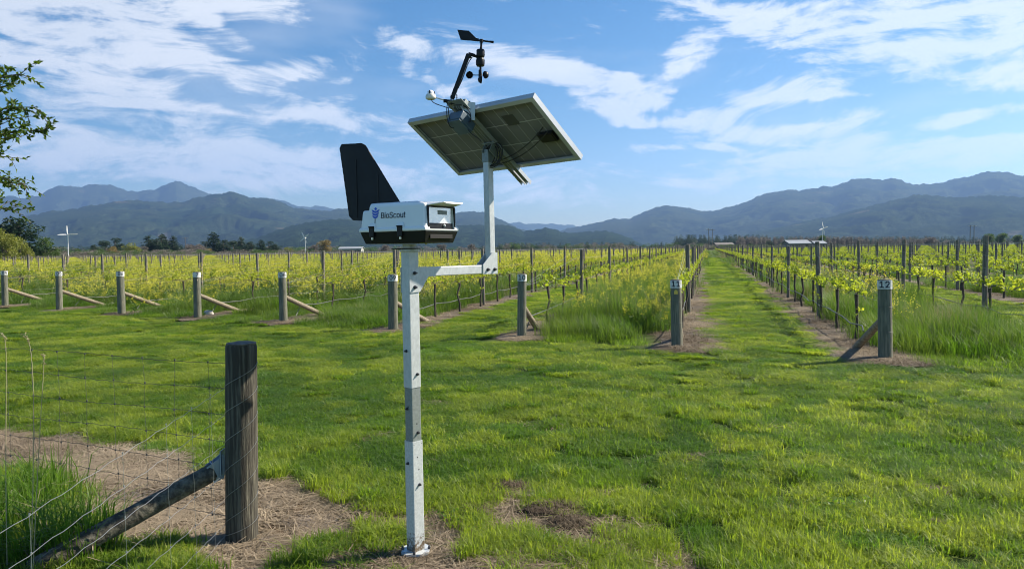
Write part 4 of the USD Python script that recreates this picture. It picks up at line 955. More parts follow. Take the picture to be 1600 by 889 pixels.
# ------------------------------------------------------------------ grass, straw and wild flowers
def blades(n, rad, h0, h1, w, lean, seed, flat=0.0, clump=0, seg=2):
    """n curved blades rooted within rad; returns mesh and a tint per blade"""
    q = np.random.default_rng(seed)
    if clump:
        cc = q.uniform(-rad, rad, (clump, 2)); a = cc[q.integers(0, clump, n)] + q.normal(0, rad * .12, (n, 2))
    else:
        a = q.uniform(-rad, rad, (n, 2)) + q.normal(0, rad * .10, (n, 2))
    h = q.uniform(h0, h1, n); th = q.uniform(0, 2 * np.pi, n); ln = np.abs(q.normal(lean, lean * .5, n))
    d = np.stack([np.cos(th), np.sin(th), 0 * th], 1); s = np.stack([-np.sin(th + q.normal(0, .8, n)), np.cos(th), 0 * th], 1); s /= np.linalg.norm(s, axis=1, keepdims=True)
    b = np.stack([a[:, 0], a[:, 1], np.full(n, -.01)], 1); ww = (w * q.uniform(.6, 1.3, n))[:, None] * .5
    vs, ks = [], seg
    up1 = (1 - flat)
    m1 = b + d * (h * ln * .30)[:, None] + ez * (h * .55 * up1 + .006)[:, None]
    tp = b + d * (h * ln)[:, None] + ez * (h * np.clip(1 - ln * .35, .15, 1) * up1 + .004 * (1 + q.random(n)))[:, None]
    v = np.stack([b - s * ww, b + s * ww, m1 + s * ww * .85, m1 - s * ww * .85, tp], 1).reshape(-1, 3)
    i = np.arange(n)[:, None] * 5; f = np.vstack([i + [0, 1, 2], i + [0, 2, 3], i + [3, 2, 4]])
    t = np.repeat(np.clip(q.normal(.42, .34, n), 0, 1), 5)
    return (v, f), t


def clover(n, rad, seed):
    q = np.random.default_rng(seed); c = np.stack([*q.normal(0, rad * .5, (2, n)), q.uniform(.02, .07, n)], 1)
    d = dirs(n, q, .1); d[:, 2] *= .35; v, f = leaf_quads(c, d / np.linalg.norm(d, axis=1, keepdims=True), dirs(n, q, 2.0), q.uniform(.012, .026, n), q, 1.1)
    return (v, f), np.repeat(np.clip(q.normal(.4, .25, n), 0, 1), 4)


def mustard(n, seed, rad=.45, h0=.55, h1=1.1, fl=10):
    """wild mustard: thin branching stems and loose heads of small yellow flowers"""
    q = np.random.default_rng(seed); sv, sf, st, k = [], [], [], 0; cs, ds = [], []
    for _ in range(n):
        p = np.array([*q.uniform(-rad, rad, 2), 0]); h = q.uniform(h0, h1); d = unit([q.normal(0, .12), q.normal(0, .12), 1])
        tops = [(p, p + d * h)]
        for b in range(q.integers(2, 5)):
            o = p + d * h * q.uniform(.45, .85); tops.append((o, o + unit([q.normal(0, .45), q.normal(0, .45), 1]) * h * q.uniform(.12, .32)))
        for a, b in tops:
            m = tube([a, b], .0028, 3, .0016); sv.append(m.vertices); sf.append(m.faces + k); k += len(m.vertices); st.append(np.full(len(m.vertices), q.random()))
            nn = int(fl * q.uniform(.5, 1.3)); cs.append(b + q.normal(0, 1, (nn, 3)) * [.026, .026, .034]); ds.append(dirs(nn, q, .4))
        nl = 5; c = p + np.outer(q.uniform(.1, .7, nl) * h, d); v, f = leaf_quads(c, dirs(nl, q, .2), dirs(nl, q, 1), q.uniform(.05, .12, nl), q, .5); sv.append(v); sf.append(f + k); k += len(v); st.append(np.full(len(v), .5))
    c, d = np.vstack(cs), np.vstack(ds); fv, ff = leaf_quads(c, d, dirs(len(c), q, .3), q.uniform(.012, .024, len(c)), q, 1.1)
    return (np.vstack(sv), np.vstack(sf)), np.concatenate(st), (fv, ff), np.repeat(q.random(len(c)), 4)


def alley(x, y):
    """(index of the row to the left, distance past the headland line, distance to the nearest row line)"""
    n, t = x * ROWN[0] + y * ROWN[1], x * ROWD[0] + y * ROWD[1]
    i = np.clip(np.searchsorted(ROWS_N, n) - 1, 0, len(ROWK) - 2)
    tl = np.interp(n, ROWS_N, ROWS_T); dl = np.minimum(np.abs(n - ROWS_N[i]), np.abs(n - ROWS_N[i + 1]))
    return np.array(ROWK)[i], t - tl, dl, n


def field(x, y, s, seed, o=3): return meshkit.fbm(np.stack([x * s, y * s, 0 * x], -1), o, seed)


def in_view(x, y, z=0.0, m=70):
    p = project(np.stack([x, y, 0 * x + z], -1)); return (p[:, 2] > .6) & (p[:, 0] > -m) & (p[:, 0] < 1600 + m) & (p[:, 1] < 889 + 420)


def jitter_grid(x0, x1, y0, y1, s, seed):
    q = np.random.default_rng(seed); xs, ys = np.meshgrid(np.arange(x0, x1, s), np.arange(y0, y1, s)); xs, ys = xs.ravel(), ys.ravel()
    return xs + q.uniform(-.5, .5, len(xs)) * s, ys + q.uniform(-.5, .5, len(xs)) * s


def place(x, y, q): return np.stack([x, y, ground_z(x, y)], 1)


MULCH_WIDE = MULCH.buffer(.07); prepare(MULCH_WIDE)
TORN = [((*G(700, 838)[:2],), .42), ((*G(870, 812)[:2],), .42), ((*G(800, 765)[:2],), .30), ((*G(930, 845)[:2],), .30), ((*G(640, 872)[:2],), .42), ((*G(560, 850)[:2],), .35), ((*G(1030, 872)[:2],), .22)]
def torn(x, y):
    r = np.zeros_like(x)
    for (cx, cy), rad in TORN: r = np.maximum(r, np.clip(1.08 - np.hypot(x - cx, (y - cy) * 1.5) / rad, 0, 1))
    return np.clip(r + (field(x, y, 4.0, 41) - .5) * 1.4 * (r > .02), 0, 1)


DRY = ground_poly([(545, 800), (600, 775), (700, 770), (770, 745), (850, 765), (930, 800), (1010, 835), (1080, 880), (1100, 960), (480, 960), (500, 880)]); prepare(DRY)


def lawn_ok(x, y, q):
    k, t, dl, n = alley(x, y)
    edge = (field(x, y, 1.6, 12) - .5) * .5
    inv = t > -.45 + edge
    mown = (k % 2 == 1) & (k >= 9)
    strip = (t > -.7) & (dl < .46 + edge * .35)
    ok = ((~inv) | (inv & mown)) & ~strip & (np.hypot(x - PB[0], (y - PB[1] + .05) * 1.1) > .19)
    bare = contains_xy(MULCH_WIDE, x + edge * .16, y + (field(x, y, 2.3, 15) - .5) * .2) & ~contains_xy(WEEDY, x + edge * .3, y + edge * .3)
    return ok, bare, t


# mown lawn: three kinds of turf patch, thinner and coarser with distance
turf = []
for s in range(3): turf.append(('turf_patch', *blades(700, .15, .045, .115, .0056, .85, 100 + s), 'grass_a'))
for s in range(2): turf.append(('turf_patch', *blades(680, .15, .05, .125, .0058, .8, 110 + s), 'grass_b'))
for s in range(2): turf.append(('turf_patch', *blades(720, .15, .04, .10, .0054, .9, 120 + s), 'grass_d'))
turf.append(('straw_patch', *blades(260, .14, .04, .13, .0046, 1.5, 130, flat=.5), 'straw'))
turf.append(('long_tuft', *blades(110, .06, .09, .19, .006, .8, 140), 'grass_b'))
turf.append(('long_tuft', *blades(110, .06, .08, .17, .006, .9, 141), 'grass_a'))
turf.append(('clover_patch', *clover(170, .20, 150), 'grass_d'))
tp_list = [(n, m, M[mt], t) for n, m, t, mt in turf]
q = np.random.default_rng(200)
PX, PI_, PS = [], [], []
for (d0, d1, sp_, sc0) in ((2.0, 5.5, .215, .92), (5.5, 9.0, .26, 1.1), (9.0, 16.0, .32, 1.35), (16.0, 32.0, .42, 1.75), (32.0, 110.0, .62, 2.6)):
    x, y = jitter_grid(-26 if d1 < 40 else -8, 26 if d1 < 40 else 32, d0, d1, sp_, int(d0 * 10))
    g = in_view(x, y, m=420 if d0 < 9 else 200 if d0 < 30 else 90); x, y = x[g], y[g]
    ok, bare, t = lawn_ok(x, y, q); g = ok & ~bare
    if d1 > 40: g &= (t > 0) & (x > 0)
    x, y, t = x[g], y[g], t[g]; n = len(x)
    patch = field(x, y, .45, 22) ; streak = field(x * .35 + y * .1, y * 1.4, 1.0, 23); fine = field(x, y, 2.2, 24); r = q.random(n); tr = torn(x, y)
    idx = np.where(r < .52, q.integers(0, 3, n), np.where(r < .84, q.integers(3, 5, n), q.integers(5, 7, n)))
    idx = np.where((streak > .60) & (q.random(n) < .4), q.integers(5, 7, n), idx)
    idx = np.where((streak < .42) & (q.random(n) < .6), q.integers(3, 5, n), idx)
    idx = np.where((fine > .64) & (q.random(n) < .05) & (y < 9), 7, idx)
    idx = np.where((t > 0) & (idx > 4), q.integers(0, 5, n), idx)
    
    idx = np.where((tr > .22) & (q.random(n) < .62), 7, idx)
    idx = np.where((q.random(n) < .02) & (y < 6), 7, idx)
    dry = contains_xy(DRY, x + (field(x, y, 2.0, 51) - .5) * .5, y + (field(x, y, 2.0, 52) - .5) * .4); idx = np.where(dry & (field(x, y, 3.2, 53) > .53), 7, idx); idx = np.where(dry & (idx != 7), q.integers(3, 5, n), idx)
    keep = ~((tr > .70) & (q.random(n) < .45)) & ~((fine < .27) & (q.random(n) < .4) & (y < 9))
    keep &= ~(dry & (field(x, y, 4.5, 54) < .33)); sz = sc0 * q.uniform(.9, 1.12, n)
    zs_ = (.72 + .42 * np.clip((field(x, y, .8, 29) - .25) * 2, 0, 1)) * np.interp(y, [3, 4.5, 6.5, 9, 20, 60], [1.35, 1.1, .78, .64, .8, 1.0])
    # extra loose tufts, clover and wisps over the tiles in the foreground
    PX.append(place(x, y, q)[keep]); PI_.append(idx[keep]); PS.append(np.stack([sz, sz, zs_], 1)[keep])
    if d0 < 6:                              # thin standing dead grass through the torn corner
        pk = dry & (q.random(n) < .9); m_ = int(pk.sum()); so_ = q.uniform(.6, 1.1, m_)
        PX.append(place(x + q.normal(0, .1, n), y + q.normal(0, .1, n), q)[pk]); PI_.append(q.choice([7, 7, 8, 9], m_)); PS.append(np.stack([so_, so_, so_ * q.uniform(.5, 1.0, m_)], 1))
    if d0 < 9:
        pk = (q.random(n) < np.where(y < 5.5, .30, .12) + .35 * (field(x, y, 1.1, 27) > .55)) & (tr < .8); m_ = int(pk.sum()); ex = q.choice([8, 9, 8, 9, 10, 7], m_); so_ = q.uniform(.6, 1.15, m_)
        PX.append(place(x + q.normal(0, .08, n), y + q.normal(0, .08, n), q)[pk]); PI_.append(ex); PS.append(np.stack([so_, so_, so_ * q.uniform(.6, 1.0, m_)], 1))
PX, PI_, PS = np.vstack(PX), np.concatenate(PI_), np.vstack(PS); n = len(PX)
# the path's ragged grass edge and the weedy corner by the fence
x, y = jitter_grid(-6, 1, 2.2, 7.5, .14, 77); edge = (field(x, y, 1.6, 12) - .5) * .5
inn = contains_xy(MULCH, x, y); w = contains_xy(WEEDY, x + edge * .3, y + edge * .3) & (q.random(len(x)) < .55)
dist = np.array([MULCH.exterior.distance(Point(a, b)) for a, b in zip(x, y)]); rim = (dist < .10) & (y < 6) & (q.random(len(x)) < .55)
g = in_view(x, y, m=420) & (w | rim); x, y = x[g], y[g]; m_ = len(x)
sz = q.uniform(.7, 1.2, m_); PX = np.vstack([PX, place(x, y, q)]); PI_ = np.concatenate([PI_, q.choice([0, 3, 5, 8, 9], m_)]); PS = np.vstack([PS, np.stack([sz, sz, sz * 1.1], 1)])
n = len(PX); print('turf patches', n)
scatter('meadow_grass', tp_list, PX, q.uniform(0, 6.283, n), PS, PI_, 'short mown green grass of the headland and the mown alley with dry wisps', 'grass', tilt=(np.abs(q.normal(0, .08, n)), q.uniform(0, 6.28, n)))

# straw on the path and on the torn ground, chips and litter on the vine strips
straw = [('straw_litter', *blades([640, 420, 380][s], .16, .03, .19, [.0036, .0056, .0060][s], 1.5, 160 + s, flat=[.88, .80, .70][s]), 'straw') for s in range(3)] + [('dark_litter', *blades(160, .15, .03, .10, .005, 1.3, 170, flat=.7), 'bare')]
x, y = jitter_grid(-8.5, 3, 2.1, 8.8, .19, 78)
inn = contains_xy(MULCH, x, y) & ~(contains_xy(WEEDY, x, y) & (q.random(len(x)) < .6)); tr = (torn(x, y) > .40) | (contains_xy(DRY, x, y) & (q.random(len(x)) < .6))
g = in_view(x, y, m=420) & (inn | tr) & (q.random(len(x)) < .85); x, y = x[g], y[g]
x2, y2 = [], []
for k in range(4, 15):
    m_ = 420 if k in (11, 12) else 170; t_ = .2 + 24 * q.random(m_) ** 1.6 - .6; s_ = q.uniform(-.38, .42, m_) + (.1 if k == 11 else -.1 if k == 12 else 0)
    a, b = row_pt(k, t_, s_); x2.append(a); y2.append(b)
x2, y2 = np.concatenate(x2), np.concatenate(y2); g = in_view(x2, y2); x2, y2 = x2[g], y2[g]
pos = np.vstack([place(x, y, q) + [0, 0, .016], place(x2, y2, q) + [0, 0, .028]]); n = len(pos); sc = np.concatenate([q.uniform(.7, 1.3, len(x)), q.uniform(.8, 1.5, len(x2))])
ix = np.where(q.random(n) < np.where(np.arange(n) < len(x), .82, .5), q.integers(0, 3, n), 3)
scatter('dry_straw', [(a, b, M[d], c) for a, b, c, d in straw], pos, q.uniform(0, 6.283, n), np.stack([sc, sc, sc * q.uniform(.5, 1.3, n)], 1), ix, 'loose dry straw and clippings lying on the path, torn soil and vine strips', 'straw')
# clods of torn turf by the post
for (u, v, r_, lab) in ((862, 800, .17, 'largest dark clod of torn turf and dry roots right of the steel post'), (892, 822, .12, 'second dark clod of torn turf just below the largest one'), (790, 762, .12, 'dark clod of torn turf behind and right of the steel post'), (735, 800, .09, 'small clod of dry turf close to the right of the steel post'), (650, 876, .13, 'crumbled brown soil heaped round the foot of the steel post')):
    p = G(u, v); m = trimesh.creation.icosphere(4, 1.0); m.vertices *= (1 + .9 * (meshkit.fbm(m.vertices * 2.1 + u, 4, 2) - .5))[:, None]; m.vertices *= np.array([1.3, 1.0, .32 if u != 650 else .10]) * r_
    cl = thing('turf_clod', lab, 'clod', (p[0], p[1], float(ground_z(p[0], p[1])) + r_ * (.05 if u != 650 else -.04)), 0.0); obj('soil', m, M['soil'], cl, smooth=True)
    (bv, bf), bt = blades(420, r_ * 1.05, .04, .12, .0042, 1.3, int(u), flat=.35); bv[:, 2] += np.clip(r_ * .30 * (1 - (np.hypot(bv[:, 0] / 1.3, bv[:, 1]) / (r_ * 1.15)) ** 2), -.02, 1)
    if u != 650: tag(obj('roots', (bv, bf), M['straw_dark'], cl, tint=bt), kind='stuff')

# tall grass in the unmown alleys
tall = [('tall_grass_patch', *blades(420, .34, .28, .72, .006, .38, 180 + s), 'tall') for s in range(3)] + [('tall_grass_patch', *blades(380, .34, .22, .5, .007, .5, 184), 'grass_d'), ('seed_stalk_patch', *blades(150, .34, .45, .9, .0035, .25, 186), 'seed'), ('medium_grass_patch', *blades(480, .34, .12, .30, .006, .6, 188), 'grass_a')]
TX, TI, TS, MX, MS, MI = [], [], [], [], [], []
for (y0, y1, sp_, sc0) in ((9.0, 26, .46, 1.0), (26, 60, .9, 1.7), (60, 245, 2.0, 3.4)):
    x, y = jitter_grid(-190 if y1 > 100 else -48, 190 if y1 > 100 else 48, y0, y1, sp_, int(y0)); g = in_view(x, y, m=160); x, y = x[g], y[g]
    k, t, dl, nn = alley(x, y); edge = (field(x, y, 1.1, 33) - .5) * 1.1
    tallk = ((k % 2 == 0) | (k <= 7)); lim = np.where(y1 > 100, .2, np.where(k >= 12, .36, .50) + edge * .12)
    g = tallk & (t > -.15 + edge * .8) & (t < ROWLEN - 4) & (dl > lim) & ((k < 13) | (q.random(len(x)) < .25)); g &= (k <= 12) | (t > 3); x, y, k, t = x[g], y[g], k[g], t[g]; n = len(x)
    idx = np.where(q.random(n) < .72, q.integers(0, 3, n), np.where((q.random(n) < .72) | (t < 2.5), 3, 4)); short = ((k % 2 == 1) | (t < .5)) & (q.random(n) < .8); idx = np.where(short, 5, idx)
    sz = sc0 * q.uniform(.75, 1.25, n); zz = np.where(y1 > 100, 1.0, 1.0) * q.uniform(.7, 1.15, n) * (.6 + .8 * np.clip((field(x, y, .7, 35) - .3) * 2, 0, 1)) * np.clip(.45 + t * .25, .4, 1.0) * np.where(k >= 12, 1.15, np.where(k == 10, 1.25, 1.0))
    TX.append(place(x, y, q)); TI.append(idx); TS.append(np.stack([sz, sz, zz], 1))
    # mustard among it
    x, y = jitter_grid(-190 if y1 > 100 else -48, 190 if y1 > 100 else 48, y0, y1, {9.0: .5, 26: .72, 60: 1.25}[y0], int(y0) + 1); g = in_view(x, y, m=50); x, y = x[g], y[g]
    k, t, dl, nn = alley(x, y); fl = field(x, y, .25, 37); fl2 = field(x, y, .06, 38)
    dens = np.where(k <= 8, .72, np.where(k == 10, .42, np.where(k == 12, .22, np.where(k == 9, .0, .0)))) * np.clip((fl - .26) * 3.0, .1, 1.15) * np.clip((fl2 - .2) * 3, .45, 1.1) * np.where((k <= 7) & (k % 2 == 1), .55, 1) * np.clip((t - .3) / np.where(k <= 8, 2.5, 1.6), 0.04, 1)
    dens = np.where((k == 12) & (t > 14), .06, dens)
    g = (q.random(len(x)) < dens) & (t > .3) & (t < ROWLEN - 4) & (dl > (.2 if y1 > 100 else .38)); x, y, t, k = x[g], y[g], t[g], k[g]; n = len(x)
    sz = q.uniform(.8, 1.2, n) * (1.0 if y1 < 100 else 1.9); hh = q.uniform(.8, 1.2, n) * np.clip(.62 + t * .07, .5, 1.0) * np.where(k <= 8, 1.12, .95)
    MX.append(place(x, y, q)); MS.append(np.stack([sz, sz, hh], 1)); MI.append(q.integers(0, 3, n))
TX, TI, TS = np.vstack(TX), np.concatenate(TI), np.vstack(TS); n = len(TX); print('tall patches', n)
scatter('tall_grass', [(a, b, M[d], c) for a, b, c, d in tall], TX, q.uniform(0, 6.283, n), TS, TI, 'tall unmown green grass standing in the alleys between vine rows', 'grass')
MX, MS, MI = np.vstack(MX), np.vstack(MS), np.concatenate(MI); n = len(MX); print('mustard', n); yaw = q.uniform(0, 6.283, n)
mu = [mustard(11, 300 + s, rad=.36) for s in range(3)]
scatter('mustard_stems', [('stem_clump', a, M['stem'], b) for a, b, c, d in mu], MX, yaw, MS, MI, 'green branching stems of wild mustard growing between the vine rows', 'mustard stems')
scatter('mustard_flowers', [('flower_clump', c, M['flower'], d) for a, b, c, d in mu], MX, yaw, MS, MI, 'bright yellow mustard flower heads massed between the vine rows', 'flowers')

# the long tussock and the dry stalks by the fence
for (u, v, s, lab) in ((40, 800, 1.0, 'long green grass tussock in the lower left corner beside the wires'), (110, 872, .8, 'long grass tussock under the low end of the timber stay'), (-40, 860, 1.1, 'long grass tussock cut by the left picture edge')):
    p = G(u, v); (bv, bf), bt = blades(520, .26 * s, .20, .52, .0075, .55, int(u) + 900); t_ = thing('grass_tussock', lab, 'tussock', (p[0], p[1], float(ground_z(p[0], p[1]))))
    tag(obj('green_blades', (bv, bf), M['grass_d'], t_, tint=bt), kind='stuff'); (bv, bf), bt = blades(70, .28 * s, .12, .40, .006, 1.0, int(u) + 950); tag(obj('dry_blades', (bv, bf), M['straw'], t_, tint=bt), kind='stuff')
for (u0, v0, u1, v1, u2, v2, Yd, lab) in ((40, 760, 57, 600, 36, 522, 3.75, 'tall dry seed stalk with drooping head crossing the left fence wires'), (44, 770, 62, 640, 68, 552, 3.8, 'shorter pale seed stalk just right of the tall drooping one'), (2, 700, 4, 600, 1, 520, 3.9, 'pale seed stalk at the left picture edge')):
    a, b, c = at(u0, v0, Yd), at(u1, v1, Yd), at(u2, v2, Yd); c0 = np.array([a[0], a[1], 0.0]); cv = bez(c0 * 0, b - c0, c + [.01, 0, -.02] - c0 if u2 > 40 else c - c0 + [.055, 0, .0], c - c0, 16)
    t_ = thing('seed_stalk', lab, 'seed stalk', c0); obj('stalk', tube(cv, .0022, 5, .0012), M['seed_stalk'], t_)
    qq = np.random.default_rng(int(u0)); cc = cv[-1] + np.outer(qq.uniform(0, 1, 26), cv[-4] - cv[-1]) * 1.3 + qq.normal(0, .004, (26, 3)); v, f = leaf_quads(cc, dirs(26, qq, -.1), dirs(26, qq, 0), qq.uniform(.008, .016, 26), qq, .5)
    obj('seed_head', (v, f), M['seed'], t_, tint=np.repeat(qq.random(26), 4))

# ------------------------------------------------------------------ trees, buildings, wind machines and poles beyond the vines
def crown_leaves(centres, radii, n, size, q, flat=1.0):
    """leaf clumps through the volume of several lobes, denser towards their skins"""
    w = radii ** 2; w = w / w.sum(); i = q.choice(len(centres), n, p=w); d = q.normal(size=(n, 3)); d /= np.linalg.norm(d, axis=1, keepdims=True)
    c = centres[i] + d * (radii[i] * q.uniform(.45, 1.08, n) ** .6)[:, None] * [1, 1, flat]
    dd = d + q.normal(0, .7, (n, 3)); dd /= np.linalg.norm(dd, axis=1, keepdims=True)
    v, f = leaf_quads(c, dd, dirs(n, q, .8), size * q.uniform(.6, 1.4, n), q, .9); return (v, f), np.repeat(np.clip(q.normal(.4, .25, n), 0, 1), 4)


def make_tree(kind, seed, h):
    """(trunk, crown, tint) of a tree h metres tall standing at the origin"""
    q = np.random.default_rng(seed); wood = []
    if kind == 'conifer':
        wood.append(tube([[0, 0, -.2], [q.normal(0, .1), 0, h * .5], [0, 0, h * .96]], h * .022, 7, h * .004)); cs, rs = [], []
        for z in np.linspace(.18, .96, 13):
            rr = h * .23 * (1.02 - z) ** .75 * q.uniform(.75, 1.2) + h * .015
            for a in q.uniform(0, 2 * np.pi, 5):
                p = np.array([math.cos(a) * rr * .7, math.sin(a) * rr * .7, h * z + q.normal(0, h * .012)]); cs.append(p); rs.append(rr * .48)
                if q.random() < .5: wood.append(tube([[0, 0, h * z], p], h * .006, 4, h * .002))
        L, t = crown_leaves(np.array(cs), np.array(rs), 2600, h * .035, q, .6)
    elif kind == 'pine':
        wood.append(tube([[0, 0, -.2], [q.normal(0, .2), q.normal(0, .2), h * .4], [q.normal(0, .3), 0, h * .85]], h * .03, 7, h * .008)); cs, rs = [], []
        for _ in range(26):
            z = q.uniform(.22, .95); a = q.uniform(0, 6.28); r_ = h * .30 * (1.05 - z) ** .5 * q.uniform(.5, 1.1); p = np.array([math.cos(a) * r_, math.sin(a) * r_, h * z]); cs.append(p); rs.append(h * q.uniform(.07, .13)); wood.append(tube([[0, 0, h * z * .85], p], h * .009, 4, h * .003))
        L, t = crown_leaves(np.array(cs), np.array(rs), 3600, h * .030, q, .75)
    elif kind == 'poplar':
        wood.append(tube([[0, 0, -.2], [0, 0, h * .5], [0, 0, h * .97]], h * .02, 6, h * .003)); cs, rs = [], []
        for z in np.linspace(.12, .95, 18):
            a = q.uniform(0, 6.28); rr = h * .075 * math.sin(math.pi * (z * .85 + .1)) + h * .01; p = np.array([math.cos(a) * rr * .5, math.sin(a) * rr * .5, h * z]); cs.append(p); rs.append(rr); wood.append(tube([[0, 0, h * (z - .08)], p], h * .004, 3, h * .0015))
        L, t = crown_leaves(np.array(cs), np.array(rs), 900, h * .035, q, 1.4)
    else:                                   # round bush or small broadleaf
        n = 14 if kind == 'bush' else 22; cs, rs = [], []; wood.append(tube([[0, 0, -.2], [q.normal(0, .1), 0, h * .3], [0, q.normal(0, .1), h * .6]], h * .035, 6, h * .012))
        for _ in range(n):
            z = q.uniform(.18, .82); a = q.uniform(0, 6.28); r_ = h * (.42 if kind == 'bush' else .34) * q.uniform(.2, 1) * math.sin(math.pi * min(z + .12, .98)) ** .5; p = np.array([math.cos(a) * r_, math.sin(a) * r_, h * z]); cs.append(p); rs.append(h * q.uniform(.12, .22)); wood.append(tube([[0, 0, h * .25], p], h * .012, 4, h * .004))
        L, t = crown_leaves(np.array(cs), np.array(rs), 2400, h * .045, q, .85)
    return cat_(wood), L, t


tree_src = {}
def tree(kind, name, label, cat, u, v_top, D, mat_, variant=0, wide=1.0, group=None):
    """stands on the plain at distance D ahead on the bearing of u, as tall as its top at v_top asks"""
    p = at(u, 400, D); h = float(at(u, v_top, D)[2]); q = np.random.default_rng(int(u * 7 + D)); key = (kind, mat_, variant)
    if key not in tree_src:
        w, L, t = make_tree(kind, 700 + variant * 31 + len(tree_src), 10.0)
        o = thing(name, label, cat, (p[0], p[1], 0), q.uniform(0, 6), group, (h / 10 * wide, h / 10 * wide, h / 10)); obj('trunk', w, M['bark2'], o, smooth=50); obj('crown', L, M[mat_], o, tint=t); tree_src[key] = o
    else: dup(tree_src[key], name, label, cat, (p[0], p[1], 0), q.uniform(0, 6), group, (h / 10 * wide, h / 10 * wide, h / 10))


tree('pine', 'pine_tree', 'big dark pine at the left edge behind the yellow green bush', 'tree', 30, 338, 190, 'conif', 0, 1.9)
tree('pine', 'pine_tree', 'lower dark pine limb of foliage just left of the big dark pine', 'tree', 8, 350, 200, 'conif', 1, 1.8)
tree('broad', 'broadleaf_tree', 'mid green small tree right of the big dark pine, left of the tall wind machine', 'tree', 69, 367, 210, 'bush_g', 0, 1.0)
tree('bush', 'shrub', 'low green shrub at the right foot of the mid green small tree', 'shrub', 84, 386, 215, 'bush_g', 1, 1.1)
tree('bush', 'shrub', 'tall yellow green bush at the far left edge above the first end post', 'shrub', 6, 356, 120, 'bush_y', 0, .75)
tree('bush', 'shrub', 'small yellow green bush between the tall bush and the dark pine', 'shrub', 32, 368, 135, 'bush_y', 1, .8)
tree('bush', 'shrub', 'faint olive bush right of the tall wind machine', 'shrub', 122, 387, 330, 'bush_g', 2, 1.2)
CON = [(150, 382, 'leftmost dark low tree of the first dark clump right of the tall wind machine', 'pine'), (165, 376, 'second dark tree of the first dark clump, slightly higher than its left neighbour', 'pine'), (181, 372, 'tallest dark tree of the first dark clump', 'pine'),
       (233, 367, 'left dark conifer of the group of three tall conifers', 'conifer'), (253, 366, 'middle dark conifer of the group of three tall conifers', 'conifer'), (272, 368, 'right dark conifer of the group of three tall conifers', 'conifer'), (246, 373, 'lower dark conifer standing in front of the group of three', 'conifer'),
       (334, 363, 'spire topped dark conifer at the left end of the long dark group', 'conifer'), (322, 377, 'low dark tree at the left foot of the spire topped conifer', 'pine'), (350, 374, 'rounded dark tree right of the spire topped conifer', 'pine'), (365, 376, 'second rounded dark tree right of the spire topped conifer', 'pine'),
       (378, 370, 'tall dark tree in the middle of the long dark group', 'conifer'), (394, 377, 'low dark tree right of the middle of the long dark group', 'pine'), (408, 375, 'dark tree before the right end of the long dark group', 'conifer'), (421, 377, 'dark tree at the right end of the long dark group', 'pine'), (433, 381, 'lowest dark tree closing the long dark group on the right', 'pine')]
for i, (u, vt, lb, kd) in enumerate(CON): tree(kd, 'conifer_tree', lb, 'tree', u, vt, 430 + (i % 3) * 25, 'conif', i % 3, 1.9 if kd == 'conifer' else 1.7, None)
for i, (u, vt, lb, mt, kd) in enumerate([(176, 384, 'ochre shrub in front of the first dark clump', 'bush_o', 'bush'), (205, 377, 'olive broadleaf tree between the first dark clump and the three conifers', 'bush_y', 'broad'), (218, 383, 'bare brown bush left of the three conifers', 'bare', 'bush'), (296, 381, 'bare brown bush between the three conifers and the long dark group', 'bare', 'bush'), (312, 380, 'bare grey bush left of the spire topped conifer', 'bare', 'broad'),
                                     (324, 386, 'ochre shrub below the spire topped conifer', 'bush_o', 'bush'), (450, 386, 'pale olive bush left of the short wind machine', 'bush_y', 'bush'), (508, 374, 'bare ochre tree right of the short wind machine', 'bush_o', 'broad'), (490, 381, 'pale olive bush just right of the short wind machine', 'bare', 'bush'), (735, 381, 'bare brown bush under the solar panel arm', 'bare', 'bush'), (690, 380, 'bare brown bush behind the air sampler foot', 'bare', 'bush'), (605, 382, 'bare brown bush right of the pale roofed building', 'bare', 'bush')]): tree(kd, 'shrub' if kd == 'bush' else 'broadleaf_tree', lb, 'shrub' if kd == 'bush' else 'tree', u, vt, 395 + 14 * (i % 4), mt, i % 2, 1.3)
for i, (u, vt, wd, lb) in enumerate([(1545, 364, 1.4, 'round pale green tree right of the twin power poles'), (1565, 363, 1.3, 'second round pale green tree right of the twin power poles'), (1590, 366, 1.5, 'green tree at the right picture edge'), (1284, 366, .9, 'green tree behind the right hand wind machine'), (1200, 375, 1.3, 'dark low bush left of the metal roofed shed'), (1172, 378, 1.1, 'small dark bush far left of the metal roofed shed'), (1455, 370, 1.6, 'pale bare willow left of the twin power poles'), (1435, 373, 1.3, 'lower pale bare willow further left of the twin power poles')]):
    tree('broad', 'broadleaf_tree', lb, 'tree', u, vt, 420 + 15 * (i % 3), 'bare' if i > 5 else 'conif' if i in (4, 5) else 'bush_g', 1, wd)
# the far wood on the right: dark pines over bare poplars, and thin far scrub across the plain
q = np.random.default_rng(88); cw, cl, ct = make_tree('conifer', 901, 10.0); pw, pl, pt = make_tree('poplar', 902, 10.0); bw, bl, bt = make_tree('bush', 903, 10.0); B_ = lambda L, t, n: ((L[0][:n * 4], np.vstack([L[1][:len(L[1]) // 2][:n], L[1][len(L[1]) // 2:][:n]])), t[:n * 4])
def belt(name, protos, rows, label, cat):
    pos, yaw, sc, ix = [], [], [], []
    for (u0, u1, n, D0, D1, v0, v1, kinds, wd) in rows:
        u = q.uniform(u0, u1, n); D = q.uniform(D0, D1, n)
        for a, d in zip(u, D):
            p = at(a, 400, d); h = float(at(a, q.uniform(v0, v1), d)[2]); pos.append((p[0], p[1], 0)); w_ = h / 10 * wd * q.uniform(.8, 1.25); sc.append((w_, w_, h / 10)); ix.append(q.choice(kinds)); yaw.append(q.uniform(0, 6))
    return scatter(name, protos, pos, yaw, sc, ix, label, cat)
